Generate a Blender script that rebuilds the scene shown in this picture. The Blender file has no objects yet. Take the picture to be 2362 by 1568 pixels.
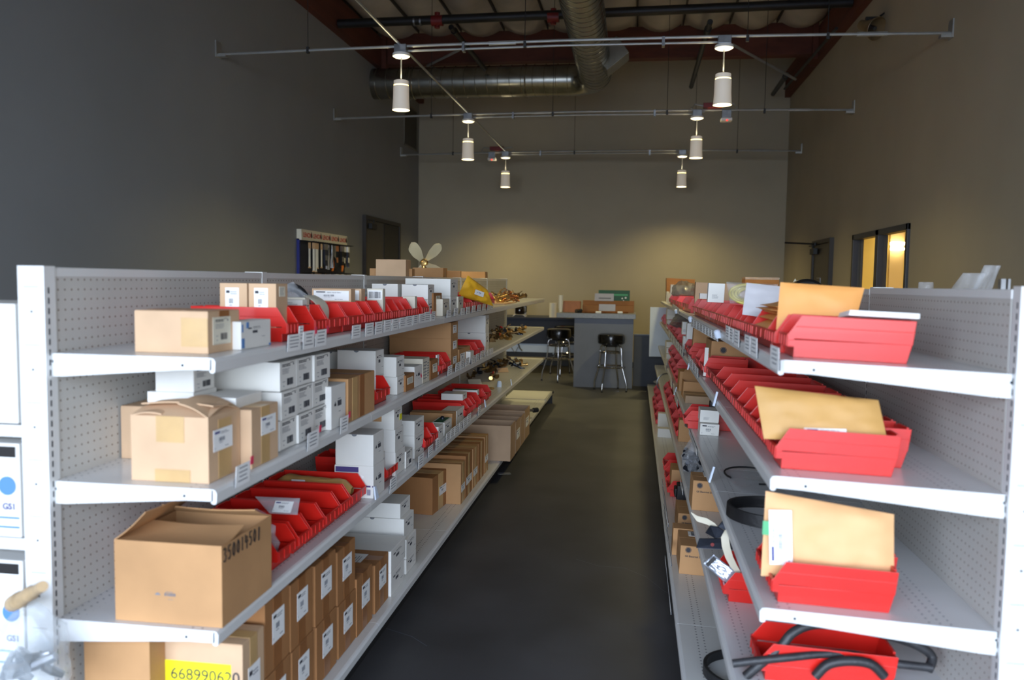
import bpy, bmesh, math, random
from mathutils import Vector, Matrix, noise
C = bpy.context.scene.collection
SC = bpy.context.scene

# ------------------------------------------------------------------ camera
YAW, PITCH, ROLL, EYE, FPX = .1454, .072, .0147, 1.5, 1900.
_cy, _sy, _cp, _sp, _cr, _sr = (math.cos(YAW), math.sin(YAW), math.cos(PITCH), math.sin(PITCH), math.cos(ROLL), math.sin(ROLL))
_f0 = Vector((-_sy, _cy, 0)); _r0 = Vector((_cy, _sy, 0)); _u0 = Vector((0, 0, 1))
FW = _f0 * _cp - _u0 * _sp
_u1 = _u0 * _cp + _f0 * _sp
RT = _r0 * _cr + _u1 * _sr
UP = _u1 * _cr - _r0 * _sr
CAM = Vector((0, 0, EYE))
cam_d = bpy.data.cameras.new('camera'); cam = bpy.data.objects.new('camera', cam_d); C.objects.link(cam)
cam.matrix_world = Matrix(((RT.x, UP.x, -FW.x, 0), (RT.y, UP.y, -FW.y, 0), (RT.z, UP.z, -FW.z, EYE), (0, 0, 0, 1)))
cam_d.sensor_width = 36; cam_d.lens = FPX / 2362 * 36; cam_d.clip_start = .05; cam_d.clip_end = 200
cam_d.dof.use_dof = True; cam_d.dof.focus_distance = 4.6; cam_d.dof.aperture_fstop = 2.6
SC.camera = cam

# ------------------------------------------------------------------ world: daylight sky outside the open front
wd = bpy.data.worlds.new('daylight'); SC.world = wd; wd.use_nodes = True
nt = wd.node_tree; nt.nodes.clear()
_o = nt.nodes.new('ShaderNodeOutputWorld'); _b = nt.nodes.new('ShaderNodeBackground')
_t = nt.nodes.new('ShaderNodeTexCoord'); _s = nt.nodes.new('ShaderNodeSeparateXYZ'); _r = nt.nodes.new('ShaderNodeValToRGB')
nt.links.new(_t.outputs['Generated'], _s.inputs[0]); nt.links.new(_s.outputs['Z'], _r.inputs[0])
_r.color_ramp.elements[0].position = 0.0; _r.color_ramp.elements[0].color = (.80, .90, 1, 1)
_r.color_ramp.elements[1].position = .8; _r.color_ramp.elements[1].color = (.44, .60, 1, 1)
nt.links.new(_r.outputs[0], _b.inputs[0]); _b.inputs[1].default_value = 13.0
nt.links.new(_b.outputs[0], _o.inputs[0])
# portal that guides sampling of that sky through the roll-up door opening behind the camera
DOOR = dict(x0=-3.6, x1=2.3, z1=3.3, y=-2.4)
pl = bpy.data.lights.new('door_portal', 'AREA'); pl.shape = 'RECTANGLE'
pl.size = DOOR['x1'] - DOOR['x0']; pl.size_y = DOOR['z1']; pl.cycles.is_portal = True
po = bpy.data.objects.new('door_portal', pl); C.objects.link(po)
po.location = ((DOOR['x0'] + DOOR['x1']) / 2, DOOR['y'], DOOR['z1'] / 2); po.rotation_euler = (math.radians(90), 0, 0)
SC.view_settings.view_transform = 'Standard'; SC.view_settings.look = 'None'
SC.view_settings.exposure = 0.0; SC.view_settings.gamma = 1.0
SC.view_settings.use_curve_mapping = False
PEND_W, UP_W = 29.0, 11.0

# ------------------------------------------------------------------ helpers: picking points of the place from the survey of the photo
def ray(x, y): return RT * ((x - 1181) / FPX) + UP * ((784 - y) / FPX) + FW
def isect(x, y, p, n):
    d = ray(x, y); return CAM + d * ((p - CAM).dot(n) / d.dot(n))
def atx(x, y, X): return isect(x, y, Vector((X, 0, 0)), Vector((1, 0, 0)))
def aty(x, y, Y): return isect(x, y, Vector((0, Y, 0)), Vector((0, 1, 0)))
def atz(x, y, Z): return isect(x, y, Vector((0, 0, Z)), Vector((0, 0, 1)))

# ------------------------------------------------------------------ materials
def lin(c):
    return tuple(((v / 255) / 12.92 if v <= 10 else (((v / 255) + .055) / 1.055) ** 2.4) for v in c)
MATS = {}
def mat(name, rgb, rough=.6, metal=0., var=.08, scale=8., bump=0., spec=.5, bscale=60., emis=None, estr=0., coat=0., stretch=None):
    m = bpy.data.materials.new(name); m.use_nodes = True; n = m.node_tree; p = n.nodes['Principled BSDF']
    col = lin(rgb)
    p.inputs['Roughness'].default_value = rough; p.inputs['Metallic'].default_value = metal
    p.inputs['Specular IOR Level'].default_value = spec; p.inputs['Coat Weight'].default_value = coat
    tc = n.nodes.new('ShaderNodeTexCoord'); mp = n.nodes.new('ShaderNodeMapping')
    n.links.new(tc.outputs['Object'], mp.inputs[0])
    if stretch: mp.inputs['Scale'].default_value = stretch
    no = n.nodes.new('ShaderNodeTexNoise'); no.inputs['Scale'].default_value = scale; no.inputs['Detail'].default_value = 4
    n.links.new(mp.outputs[0], no.inputs['Vector'])
    oi = n.nodes.new('ShaderNodeObjectInfo')
    if var > 0:
        r = n.nodes.new('ShaderNodeValToRGB')
        a = tuple(max(0, c * (1 - var * 1.6)) for c in col); b = tuple(min(1, c * (1 + var * 1.2)) for c in col)
        r.color_ramp.elements[0].position = .3; r.color_ramp.elements[1].position = .7
        r.color_ramp.elements[0].color = (*a, 1); r.color_ramp.elements[1].color = (*b, 1)
        n.links.new(no.outputs['Fac'], r.inputs[0]); n.links.new(r.outputs[0], p.inputs['Base Color'])
    else:
        p.inputs['Base Color'].default_value = (*col, 1)
    if bump > 0:
        n2 = n.nodes.new('ShaderNodeTexNoise'); n2.inputs['Scale'].default_value = bscale; n2.inputs['Detail'].default_value = 3
        n.links.new(mp.outputs[0], n2.inputs['Vector'])
        b = n.nodes.new('ShaderNodeBump'); b.inputs['Strength'].default_value = bump; b.inputs['Distance'].default_value = .01
        n.links.new(n2.outputs['Fac'], b.inputs['Height']); n.links.new(b.outputs[0], p.inputs['Normal'])
    if emis:
        p.inputs['Emission Color'].default_value = (*lin(emis), 1); p.inputs['Emission Strength'].default_value = estr
    MATS[name] = m; return m

def holes(name, rgb, hole, ax='xz', r=.0036, pitch=.0254, strips=None, rough=.4):
    """painted sheet with a grid of round punched holes (strips: ranges of local y that are punched)"""
    m = mat(name, rgb, rough, var=.04, scale=3); n = m.node_tree; p = n.nodes['Principled BSDF']
    tc = n.nodes.new('ShaderNodeTexCoord'); sp = n.nodes.new('ShaderNodeSeparateXYZ'); n.links.new(tc.outputs['Object'], sp.inputs[0])
    def M(op, a, b=None, c=None):
        q = n.nodes.new('ShaderNodeMath'); q.operation = op
        for i, v in enumerate((a, b, c)):
            if v is None: continue
            if isinstance(v, (int, float)): q.inputs[i].default_value = v
            else: n.links.new(v, q.inputs[i])
        return q.outputs[0]
    ca, cb = (sp.outputs[k.upper()] for k in ax)
    def cell(v): return M('SUBTRACT', M('FRACT', M('DIVIDE', v, pitch)), .5)
    u, v = cell(ca), cell(cb)
    d = M('SQRT', M('ADD', M('MULTIPLY', u, u), M('MULTIPLY', v, v)))
    mask = M('LESS_THAN', d, r / pitch)
    if strips:
        tot = None
        for lo, hi in strips:
            k = M('MULTIPLY', M('GREATER_THAN', sp.outputs['Y'], lo), M('LESS_THAN', sp.outputs['Y'], hi))
            tot = k if tot is None else M('ADD', tot, k)
        mask = M('MULTIPLY', mask, M('MINIMUM', tot, 1.0))
    mx = n.nodes.new('ShaderNodeMix'); mx.data_type = 'RGBA'
    src = p.inputs['Base Color'].links[0].from_socket
    n.links.new(mask, mx.inputs[0]); n.links.new(src, mx.inputs[6]); mx.inputs[7].default_value = (*lin(hole), 1)
    n.links.new(mx.outputs[2], p.inputs['Base Color'])
    return m

def clear(name, rgb, alpha=.3, rough=.12, bump=.6):
    m = mat(name, rgb, rough, var=0, bump=bump, bscale=35); p = m.node_tree.nodes['Principled BSDF']
    p.inputs['Alpha'].default_value = alpha; return m

def corrugated(name, rgb):
    m = mat(name, rgb, .75, var=.07, scale=5, bump=.05, bscale=90, spec=.25); return m

mat('wall_beige', (170, 159, 138), .85, var=.03, scale=1.2, bump=.03, bscale=180)
mat('wall_grey', (140, 141, 142), .85, var=.03, scale=1.2, bump=.03, bscale=180)
mat('floor', (66, 66, 68), .5, var=.16, scale=2.2, bump=.02, bscale=30)
mat('asphalt', (150, 148, 142), .9, var=.1, scale=3)
mat('beam', (92, 46, 30), .8, var=.2, scale=3, stretch=(1, .15, 3), bump=.1)
mat('insulation', (176, 168, 158), .7, var=.08, scale=3, bump=.25, bscale=9)
mat('roof', (60, 54, 50), .9)
mat('steel', (220, 220, 218), .32, var=.02, scale=3)
mat('steel_dark_slot', (22, 26, 36), .8, var=0)
holes('pegboard', (196, 194, 188), (110, 88, 70), 'xz', .0027)
holes('shelf_top', (216, 216, 215), (70, 78, 92), 'xy', .0028, .0254, ((.03, .085), (.37, .46)), .28)
holes('deck_top', (216, 216, 212), (60, 62, 70), 'xy', .0034, .0254, ((.045, .097),), .3)
mat('kick', (20, 20, 22), .7)
corrugated('card_light', (206, 172, 138)); corrugated('card', (186, 142, 98)); corrugated('card_dark', (160, 112, 70))
corrugated('card_grey', (178, 150, 122)); corrugated('card_in', (140, 118, 98))
mat('tape', (196, 160, 108), .3, var=.06, scale=12, bump=.1, bscale=20)
mat('tape_brown', (150, 98, 56), .28, var=.08, scale=12)
mat('white_card', (226, 224, 218), .65, var=.03, scale=6, bump=.03)
mat('cream_card', (214, 206, 188), .65, var=.06, scale=6, bump=.05)
mat('paper', (240, 240, 238), .6, var=.02)
mat('paper_cream', (226, 220, 200), .6, var=.03)
mat('ink', (52, 52, 58), .7, var=0); mat('ink_soft', (120, 122, 128), .7, var=0); mat('ink_blue', (40, 46, 120), .6, var=0)
mat('ink_black', (24, 20, 18), .6, var=0); mat('ink_red', (196, 44, 40), .6, var=0); mat('ink_purple', (66, 52, 112), .6, var=0)
mat('blue_print', (84, 132, 190), .6, var=0); mat('window_brown', (186, 142, 96), .7, var=.05)
mat('red_plastic', (206, 30, 20), .33, var=.05, scale=6, bump=.03, bscale=14, coat=.1)
mat('pink', (226, 60, 92), .6, var=0); mat('yellow_label', (246, 236, 30), .5, var=0); mat('yellow_dot', (232, 226, 40), .5, var=0)
mat('green_tab', (74, 170, 112), .5, var=0); mat('green', (38, 92, 62), .55, var=.05)
mat('kraft_env', (232, 180, 126), .6, var=.04, scale=9, bump=.35, bscale=7)
mat('bright_env', (240, 180, 40), .5, var=.05, scale=9, bump=.4, bscale=8)
mat('yellow_env', (200, 154, 88), .55, var=.05, scale=9, bump=.4, bscale=8)
mat('orange_env', (240, 168, 92), .55, var=.04, scale=9, bump=.25, bscale=7)
mat('grey_bag', (186, 184, 188), .45, var=.04, bump=.3, bscale=8)
clear('clear_bag', (214, 216, 220), .24, .12); clear('clear_stiff', (214, 222, 226), .28, .1, .3)
clear('dark_bag', (120, 116, 112), .62, .15, .8)
mat('foil', (214, 220, 232), .25, .6, var=.1, scale=14, bump=.6, bscale=22)
mat('metal', (150, 152, 156), .3, .9, var=.15, scale=14); mat('metal_dark', (62, 66, 76), .35, .8, var=.2, scale=20)
mat('brass', (206, 168, 104), .3, .85, var=.25, scale=18); mat('copper', (186, 122, 76), .3, .85, var=.2, scale=18)
mat('brass_dark', (132, 106, 70), .35, .8, var=.3, scale=18)
mat('chrome', (214, 214, 216), .08, 1., var=0); mat('vinyl', (14, 14, 15), .22, var=0, coat=.3)
mat('rubber', (24, 24, 26), .5, var=.15, scale=20, bump=.1); mat('rubber_worn', (44, 44, 46), .5, var=.25, scale=14, bump=.2)
mat('black', (20, 20, 22), .55, var=.1); mat('strap', (214, 206, 184), .55, var=.06, scale=10)
mat('duct', (158, 156, 146), .26, .95, var=.14, scale=6, bump=.05, bscale=20)
mat('conduit', (176, 176, 172), .38, .6, var=.08); mat('pipe_black', (28, 26, 25), .5, var=.2)
mat('red_box', (120, 26, 24), .5); mat('lamp_white', (236, 232, 224), .4, var=.01)
mat('lamp_shade', (236, 230, 220), .45, var=.01, emis=(255, 232, 200), estr=.16)
mat('lamp_glow', (255, 240, 205), .5, var=0, emis=(255, 226, 160), estr=9); mat('lamp_band', (240, 226, 170), .5, var=0, emis=(255, 226, 140), estr=4)
mat('red_led', (255, 40, 30), .4, var=0, emis=(255, 30, 20), estr=3)
mat('door_dark', (62, 56, 50), .45, var=.06); mat('frame_dark', (46, 40, 36), .5, var=.08); mat('frame_blue', (52, 54, 62), .45, var=.05)
mat('office_wall', (226, 202, 120), .8, var=.02); mat('office_beige', (216, 190, 140), .8, var=.02); mat('tube', (255, 250, 235), .5, var=0, emis=(255, 238, 190), estr=14)
mat('counter', (104, 110, 124), .5, var=.05, scale=4); mat('counter_top', (124, 128, 134), .35, var=.08, scale=40)
mat('navy', (36, 40, 56), .6, var=.05); mat('wainscot', (78, 82, 92), .7, var=.04)
mat('cup', (236, 230, 212), .5, var=.02); mat('glass_dark', (30, 18, 12), .05, var=0, coat=.5); mat('coffee_white', (206, 200, 192), .35, var=.02)
mat('rack_blue', (34, 42, 122), .45, var=.05); mat('fan_cream', (196, 182, 146), .45, var=.06)
mat('horn', (120, 98, 66), .5, var=.1); mat('vent', (126, 120, 108), .6, var=.03); mat('grille', (70, 62, 48), .6, var=.03)
mat('hose_yellow', (206, 190, 90), .5, var=.05); mat('sign_white', (212, 224, 240), .6, var=.02)
mat('wood', (186, 158, 120), .5, var=.15, scale=20); mat('orange_tool', (226, 120, 30), .5); mat('tan_box', (170, 110, 70), .6)
clear('pane', (220, 220, 210), .06, .02, 0)

# ------------------------------------------------------------------ mesh builder
class MB:
    def __init__(s): s.v = []; s.f = []; s.m = []
    def add(s, vs, fs, mi=0, M=None):
        k = len(s.v)
        s.v += [tuple(M @ Vector(p)) if M else tuple(p) for p in vs]
        for f in fs: s.f.append(tuple(i + k for i in f)); s.m.append(mi)
        return s
    def box(s, x0, y0, z0, x1, y1, z1, mi=0, M=None):
        v = [(x0, y0, z0), (x1, y0, z0), (x1, y1, z0), (x0, y1, z0), (x0, y0, z1), (x1, y0, z1), (x1, y1, z1), (x0, y1, z1)]
        return s.add(v, [(0, 3, 2, 1), (4, 5, 6, 7), (0, 1, 5, 4), (1, 2, 6, 5), (2, 3, 7, 6), (3, 0, 4, 7)], mi, M)
    def prism(s, poly, t0, t1, axis='x', mi=0, M=None):
        """poly in the two other axes (x: y,z / y: x,z / z: x,y) extruded t0..t1"""
        def P(a, b, t): return {'x': (t, a, b), 'y': (a, t, b), 'z': (a, b, t)}[axis]
        n = len(poly); ar = sum(poly[i][0] * poly[(i + 1) % n][1] - poly[(i + 1) % n][0] * poly[i][1] for i in range(n))
        if (ar < 0) != (axis == 'y'): poly = poly[::-1]
        v = [P(a, b, t0) for a, b in poly] + [P(a, b, t1) for a, b in poly]
        fs = [tuple(range(n - 1, -1, -1)), tuple(range(n, 2 * n))] + [(i, (i + 1) % n, n + (i + 1) % n, n + i) for i in range(n)]
        return s.add(v, fs, mi, M)
    def lathe(s, prof, n=20, mi=0, M=None, cap=True):
        v = []; fs = []
        for r, z in prof: v += [(r * math.cos(2 * math.pi * i / n), r * math.sin(2 * math.pi * i / n), z) for i in range(n)]
        for k in range(len(prof) - 1):
            for i in range(n):
                j = (i + 1) % n; fs.append((k * n + i, k * n + j, (k + 1) * n + j, (k + 1) * n + i))
        if cap: fs.append(tuple(range(n - 1, -1, -1))); fs.append(tuple((len(prof) - 1) * n + i for i in range(n)))
        return s.add(v, fs, mi, M)
    def tube(s, pts, r, n=8, mi=0, M=None, closed=False, flat=1.0):
        pts = [Vector(p) for p in pts]; N = len(pts); v = []; fs = []; up = None
        rr = r if isinstance(r, (list, tuple)) else [r] * N
        for i, p in enumerate(pts):
            if closed: t = (pts[(i + 1) % N] - pts[i - 1])
            else: t = pts[min(i + 1, N - 1)] - pts[max(i - 1, 0)]
            t.normalize()
            if up is None: up = Vector((0, 0, 1)) if abs(t.z) < .9 else Vector((1, 0, 0))
            a = t.cross(up)
            if a.length < 1e-6: a = t.orthogonal()
            a.normalize(); b = a.cross(t).normalized(); up = b
            v += [tuple(p + a * rr[i] * math.cos(2 * math.pi * k / n) + b * rr[i] * flat * math.sin(2 * math.pi * k / n)) for k in range(n)]
        for i in range(N if closed else N - 1):
            j = (i + 1) % N
            for k in range(n): q = (k + 1) % n; fs.append((i * n + k, i * n + q, j * n + q, j * n + k))
        if not closed: fs.append(tuple(range(n))[::-1]); fs.append(tuple((N - 1) * n + k for k in range(n)))
        return s.add(v, fs, mi, M)
    def cyl(s, p0, p1, r, n=12, mi=0, M=None): return s.tube([p0, p1], r, n, mi, M)
    def mesh(s, name, mats, bevel=0., smooth=False):
        me = bpy.data.meshes.new(name); me.from_pydata(s.v, [], s.f)
        for m in (mats if isinstance(mats, (list, tuple)) else [mats]): me.materials.append(MATS[m])
        me.polygons.foreach_set('material_index', s.m)
        if bevel or True:
            bm = bmesh.new(); bm.from_mesh(me)
            bmesh.ops.recalc_face_normals(bm, faces=bm.faces)
            if bevel:
                ed = [e for e in bm.edges if len(e.link_faces) == 2 and e.calc_face_angle(0) > .6]
                bmesh.ops.bevel(bm, geom=ed, offset=bevel, segments=2, profile=.6, affect='EDGES', clamp_overlap=True)
            bm.to_mesh(me); bm.free()
        if smooth:
            me.polygons.foreach_set('use_smooth', [True] * len(me.polygons))
            try: me.set_sharp_from_angle(angle=math.radians(40))
            except Exception: pass
        me.update(); return me
    def build(s, name, mats, parent=None, M=None, bevel=0., smooth=False):
        return put(name, s.mesh(name, mats, bevel, smooth), parent, M)

def put(name, me, parent=None, M=None):
    o = bpy.data.objects.new(name, me); C.objects.link(o)
    if parent: o.parent = parent
    if M is not None: o.matrix_basis = M
    return o
def empty(name, M=None, loc=None):
    o = bpy.data.objects.new(name, None); C.objects.link(o); o.empty_display_size = .1
    if M is not None: o.matrix_basis = M
    if loc is not None: o.location = loc
    return o
def tag(o, label, cat, group=None):
    o['label'] = label; o['category'] = cat
    if group: o['group'] = group
    return o
def struct(o): o['kind'] = 'structure'; return o
KIDS = {}
def dup(o, M=None, parent=None):
    c = o.copy(); C.objects.link(c); c.parent = parent
    if parent is None and M is not None: c.matrix_basis = M
    for ch in [x for x in bpy.data.objects if x.parent == o]: dup(ch, None, c)
    return c
def fr(o, x, z, y): # frame from origin + x axis + z axis (+ y = inward)
    return Matrix(((x[0], y[0], z[0], o[0]), (x[1], y[1], z[1], o[1]), (x[2], y[2], z[2], o[2]), (0, 0, 0, 1)))
def TR(x, y, z): return Matrix.Translation((x, y, z))
def RZ(a): return Matrix.Rotation(a, 4, 'Z')
def RX(a): return Matrix.Rotation(a, 4, 'X')
def RY(a): return Matrix.Rotation(a, 4, 'Y')
def text_mb(txt, size, depth=.0004, bold=False):
    cu = bpy.data.curves.new('t', 'FONT'); cu.body = txt; cu.size = size; cu.extrude = depth; cu.align_x = 'LEFT'
    if bold: cu.offset = size * .022
    ob = bpy.data.objects.new('t', cu); C.objects.link(ob)
    me = bpy.data.meshes.new_from_object(ob.evaluated_get(bpy.context.evaluated_depsgraph_get()))
    mb = MB(); R = RX(math.radians(90))
    mb.add([v.co[:] for v in me.vertices], [tuple(p.vertices) for p in me.polygons], 0, R)
    bpy.data.objects.remove(ob); bpy.data.curves.remove(cu); bpy.data.meshes.remove(me)
    return mb
ORD = 'first second third fourth fifth sixth seventh eighth ninth tenth eleventh twelfth thirteenth fourteenth fifteenth sixteenth seventeenth eighteenth nineteenth twentieth'.split()
# ------------------------------------------------------------------ the room
XL, XR_, YB, YF, ZC = -3.88, 2.52, 14.6, DOOR['y'], 5.55
def slab(name, x0, y0, z0, x1, y1, z1, m): return struct(MB().box(x0, y0, z0, x1, y1, z1).build(name, m))
slab('floor', XL - .2, YF - .2, -.15, XR_ + .2, YB + .2, 0, 'floor')
slab('ground', -25, -32, -.16, 25, YF - .2, -.01, 'asphalt')
slab('wall_left', XL - .2, YF - .2, 0, XL, YB + .2, ZC, 'wall_grey')
slab('wall_back', XL, YB, 0, XR_, YB + .2, ZC, 'wall_beige')
w = MB()   # right wall with the office window opening
WY0, WY1, WZ0, WZ1 = 8.13, 10.10, .95, 2.085
w.box(XR_, YF - .2, 0, XR_ + .07, WY0, ZC); w.box(XR_, WY1, 0, XR_ + .07, YB + .2, ZC)
w.box(XR_, WY0, 0, XR_ + .07, WY1, WZ0); w.box(XR_, WY0, WZ1, XR_ + .07, WY1, ZC)
struct(w.build('wall_right', 'wall_beige'))
w = MB(); w.box(XL, YF - .2, 0, DOOR['x0'], YF, ZC); w.box(DOOR['x1'], YF - .2, 0, XR_, YF, ZC); w.box(DOOR['x0'], YF - .2, DOOR['z1'], DOOR['x1'], YF, ZC)
struct(w.build('wall_front', 'wall_beige'))
# roof deck with quilted insulation sagging between the purlins
slab('ceiling', XL - .2, YF - .2, ZC, XR_ + .2, YB + .2, ZC + .15, 'roof')
random.seed(3)
q = MB(); NX = 10; pw = (XR_ - XL) / NX; nu, nv = 8, 40
for seg in ((YF, 3.6, -.34), (3.78, 8.0, -.34), (8.0, 12.14, -.34), (12.34, YB - .02, -.03)):
    for i in range(NX):
        k = len(q.v); sag = random.uniform(.13, .2)
        for b in range(nv + 1):
            y = seg[0] + (seg[1] - seg[0]) * b / nv
            for a in range(nu + 1):
                x = XL + pw * (i + a / nu); s = 1 - (2 * a / nu - 1) ** 2
                e = min(1, min(b, nv - b) / 3); z = ZC + seg[2] - .03 - sag * s * (.75 + .25 * e) - .02 * noise.noise((x * 2, y * 1.3, i))
                q.v.append((x, y, z))
        for b in range(nv):
            for a in range(nu):
                o = k + b * (nu + 1) + a; q.f.append((o, o + 1, o + nu + 2, o + nu + 1)); q.m.append(0)
        # drooping hem at both ends of the quilt
        for b in (0, nv):
            o = k + b * (nu + 1); kk = len(q.v)
            for a in range(nu + 1): x, y, z = q.v[o + a]; q.v.append((x, y, ZC - .01))
            for a in range(nu): q.f.append((o + a, o + a + 1, kk + a + 1, kk + a)); q.m.append(0)
o = struct(q.build('trim_1', 'insulation', smooth=True)); o['label'] = 'pale quilted roof insulation sagging between the purlins'
w = MB()
for i in range(NX + 1): x = XL + pw * i; w.box(x - .009, YF, ZC - .42, x + .009, 12.15, ZC); w.box(x - .009, 12.3, ZC - .16, x + .009, YB, ZC)
struct(w.build('trim_2', 'roof'))
ZL = 4.63
w = MB(); w.box(XL, YF, ZL, XL + .09, YB, ZL + .42); struct(w.build('trim_3', 'beam'))
w = MB(); w.box(XR_ - .09, YF, ZL, XR_, YB, ZL + .42); w.box(XR_ - .13, 12.5, ZL - .02, XR_ - .02, 13.2, ZL + .12); struct(w.build('trim_4', 'beam'))
w = MB(); w.box(XL + .09, 12.15, ZL + .06, XR_ - .09, 12.32, ZL + .50); w.box(XL + .09, 3.6, ZL + .06, XR_ - .09, 3.77, ZL + .5)
for x in (XL + .09, XR_ - .16): w.box(x, 12.08, ZL - .02, x + .07, 12.4, ZL + .5)
struct(w.build('trim_5', 'beam'))

# doors
def door(name, M, wd, ht, leafs, closer):
    f = MB(); t = .055
    f.box(-.0, -.035, 0, t, .02, ht); f.box(wd - t, -.035, 0, wd, .02, ht); f.box(t, -.035, ht - t, wd - t, .02, ht)
    o = struct(f.build(name, 'frame_dark', None, M))
    for i in range(leafs):
        a = t + (wd - 2 * t) * i / leafs; b = t + (wd - 2 * t) * (i + 1) / leafs
        MB().box(a + .003, -.012, .01, b - .003, .012, ht - t - .004).build('door_leaf', 'door_dark', o, bevel=.002)
    if leafs > 1: MB().box(wd / 2 + .04, -.02, .01, wd - t - .003, -.013, ht - t - .01).build('door_recess', 'black', o)
    c = MB(); c.box(.12, -.085, ht - .19, .36, -.03, ht - .11); c.cyl((.24, -.07, ht - .1), (.24, -.07, ht - .05), .012)
    c.box(.0, -.075, ht - .075, .26, -.055, ht - .06); c.build('door_closer', 'black', o, bevel=.003)
    return o
# local door axes: x along the wall, -y into the room
MDL = fr((XL + .02, 11.49, 0), (0, 1, 0), (0, 0, 1), (-1, 0, 0))
door('door_1', MDL, 1.78, 2.41, 2, True)
MDR = fr((XR_ - .02, 12.15, 0), (0, -1, 0), (0, 0, 1), (1, 0, 0))
d2 = door('door_2', MDR, 1.07, 2.11, 1, False)
c = MB(); c.cyl((.30, -.06, 2.06), (-.0, -.40, 2.09), .012); c.cyl((.28, -.05, 2.04), (.28, -.05, 2.08), .02); c.build('closer_arm', 'black', d2)
c = MB(); c.box(.30, -.016, 1.52, .52, -.0121, 1.6, 0); c.box(.305, -.018, 1.53, .515, -.0161, 1.59, 1); c.build('door_plate', ['metal', 'door_dark'], d2)
# office window: dark frame, two panes, lit office behind
f = MB()
def fbox(y0, z0, y1, z1, x0=XR_ - .025, x1=XR_ + .075): f.box(x0, y0, z0, x1, y1, z1)
fbox(WY0, WZ0, WY0 + .06, WZ1); fbox(WY1 - .06, WZ0, WY1, WZ1); fbox(WY0, WZ1 - .06, WY1, WZ1); fbox(WY0, WZ0, WY1, WZ0 + .06)
fbox(9.06, WZ0, 9.17, WZ1); fbox(WY1 - .13, WZ0, WY1 - .09, WZ1, XR_ + .05)
wi = struct(f.build('window_1', 'frame_blue', bevel=.004))
for y0, y1 in ((WY0 + .06, 9.06), (9.17, WY1 - .06)): MB().box(XR_ + .03, y0, WZ0 + .06, XR_ + .036, y1, WZ1 - .06).build('pane', 'pane', wi)
oz = MB(); X1 = XR_ + 3.2
oz.box(X1, 6.6, 0, X1 + .1, 13, 2.7); oz.box(XR_ + .07, 13, 0, X1, 13.1, 2.7); oz.box(XR_ + .07, 6.5, 0, X1, 6.6, 2.7)
oz.box(XR_ + .07, 6.6, 2.7, X1, 13, 2.8); oz.box(XR_ + .07, 6.6, -.1, X1, 13, 0)
struct(oz.build('wall_office', 'office_wall'))
_a, _b = aty(2052, 600, 12.95).x, aty(2084, 600, 12.95).x; struct(MB().box(_a, 12.95, 0, _b, 13, 2.7).build('trim_6', 'office_beige'))
for k, yy in enumerate((561, 572)):
    _a, _b = aty(2057, yy, 12.85), aty(2087, yy, 12.85); t = MB(); t.box(_a.x, 12.85, _a.z - .025, _b.x, 12.93, _a.z + (.02 if k == 0 else .005)); o = t.build('office_lamp', 'tube')
    tag(o, ['upper bright tube lamp seen through the office window', 'lower bright tube lamp seen through the office window'][k], 'ceiling lamp', 'tube lamps in the lit office')
ol = bpy.data.lights.new('office_light', 'AREA'); ol.energy = 58; ol.size = 1.4; ol.color = (1, .86, .52)
oo = bpy.data.objects.new('office_light', ol); C.objects.link(oo); oo.location = (XR_ + 1.3, 10.8, 2.6)
# low dark wainscot panel + skirting on the back wall
slab('baseboard_back', XL, YB - .015, 0, XR_, YB, .1, 'black')

# ------------------------------------------------------------------ shelf frames
class Shelf:
    def __init__(s, side, xf, z, depth, tilt=0., a=0., b=0., y0=0.):
        s.side, s.depth, s.y0 = side, depth, y0
        v = Vector((a, 1, b)).normalized()
        if side == 'L': x, y = v, Vector((-1, 0, 0))
        else: x, y = -v, Vector((math.cos(tilt), 0, -math.sin(tilt)))
        z_ = x.cross(y).normalized(); y = z_.cross(x)
        s.x, s.y, s.z = x, y, z_; s.O = Vector((xf, y0, z))
        s.sg = 1 if side == 'L' else -1
    def M(s, a, d, h, rz=0.):
        P = s.O + s.x * a + s.y * d + s.z * h
        return fr(P, s.x, s.z, s.y) @ RZ(rz)
    def loc(s, P): q = P - s.O; return q.dot(s.x), q.dot(s.y), q.dot(s.z)
    def pt(s, x, y, h=0., d=None):
        """survey pixel -> local (along, depth, height): on the plane at height h, or on the upright plane at depth d"""
        P = isect(x, y, s.O + s.z * h, s.z) if d is None else isect(x, y, s.O + s.y * d, s.y)
        return s.loc(P)
    def fit(s, near, xf, xr, yt, h0=0.):
        x, y = near[0], near[1]
        if y is None: y = yt if yt > 5 else near[3]; a0, d0, hh = s.pt(x, y, d=near[2])
        else: a0, d0, _ = s.pt(x, y, h0); hh = None
        P0 = s.O + s.x * a0 + s.y * d0 + s.z * h0
        a1 = xf if xf < 5 else abs(s.loc(isect(xf, y, P0, s.y))[0] - a0)
        dep = xr if xr < 5 else s.loc(isect(xr, y, P0, s.x))[1] - d0
        if hh is None: hh = yt if yt < 5 else s.loc(isect(x, yt, P0, s.x))[2]
        h = (yt if yt < 5 else hh - h0)
        return a0 + s.sg * a1 / 2, d0, a1, dep, h
LY0, LEND = 1.844, 9.254
LJ = [1.844, 3.04, 4.26, 5.50, 6.75, 8.0, 9.254]
PLX, PRX = -1.4253, .888
RA, RB, RT0 = .0028, -.0072, .036
L1 = Shelf('L', -.9995, 1.304, .4258, y0=LY0); L2 = Shelf('L', -.9995, .983, .4258, y0=LY0); L3 = Shelf('L', -.9995, .6283, .4258, y0=LY0)
LB = Shelf('L', -.966, .15, .459, y0=LY0)
RY0 = 2.073
RJ = [RY0 + 1.2 * i for i in range(9)]
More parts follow.
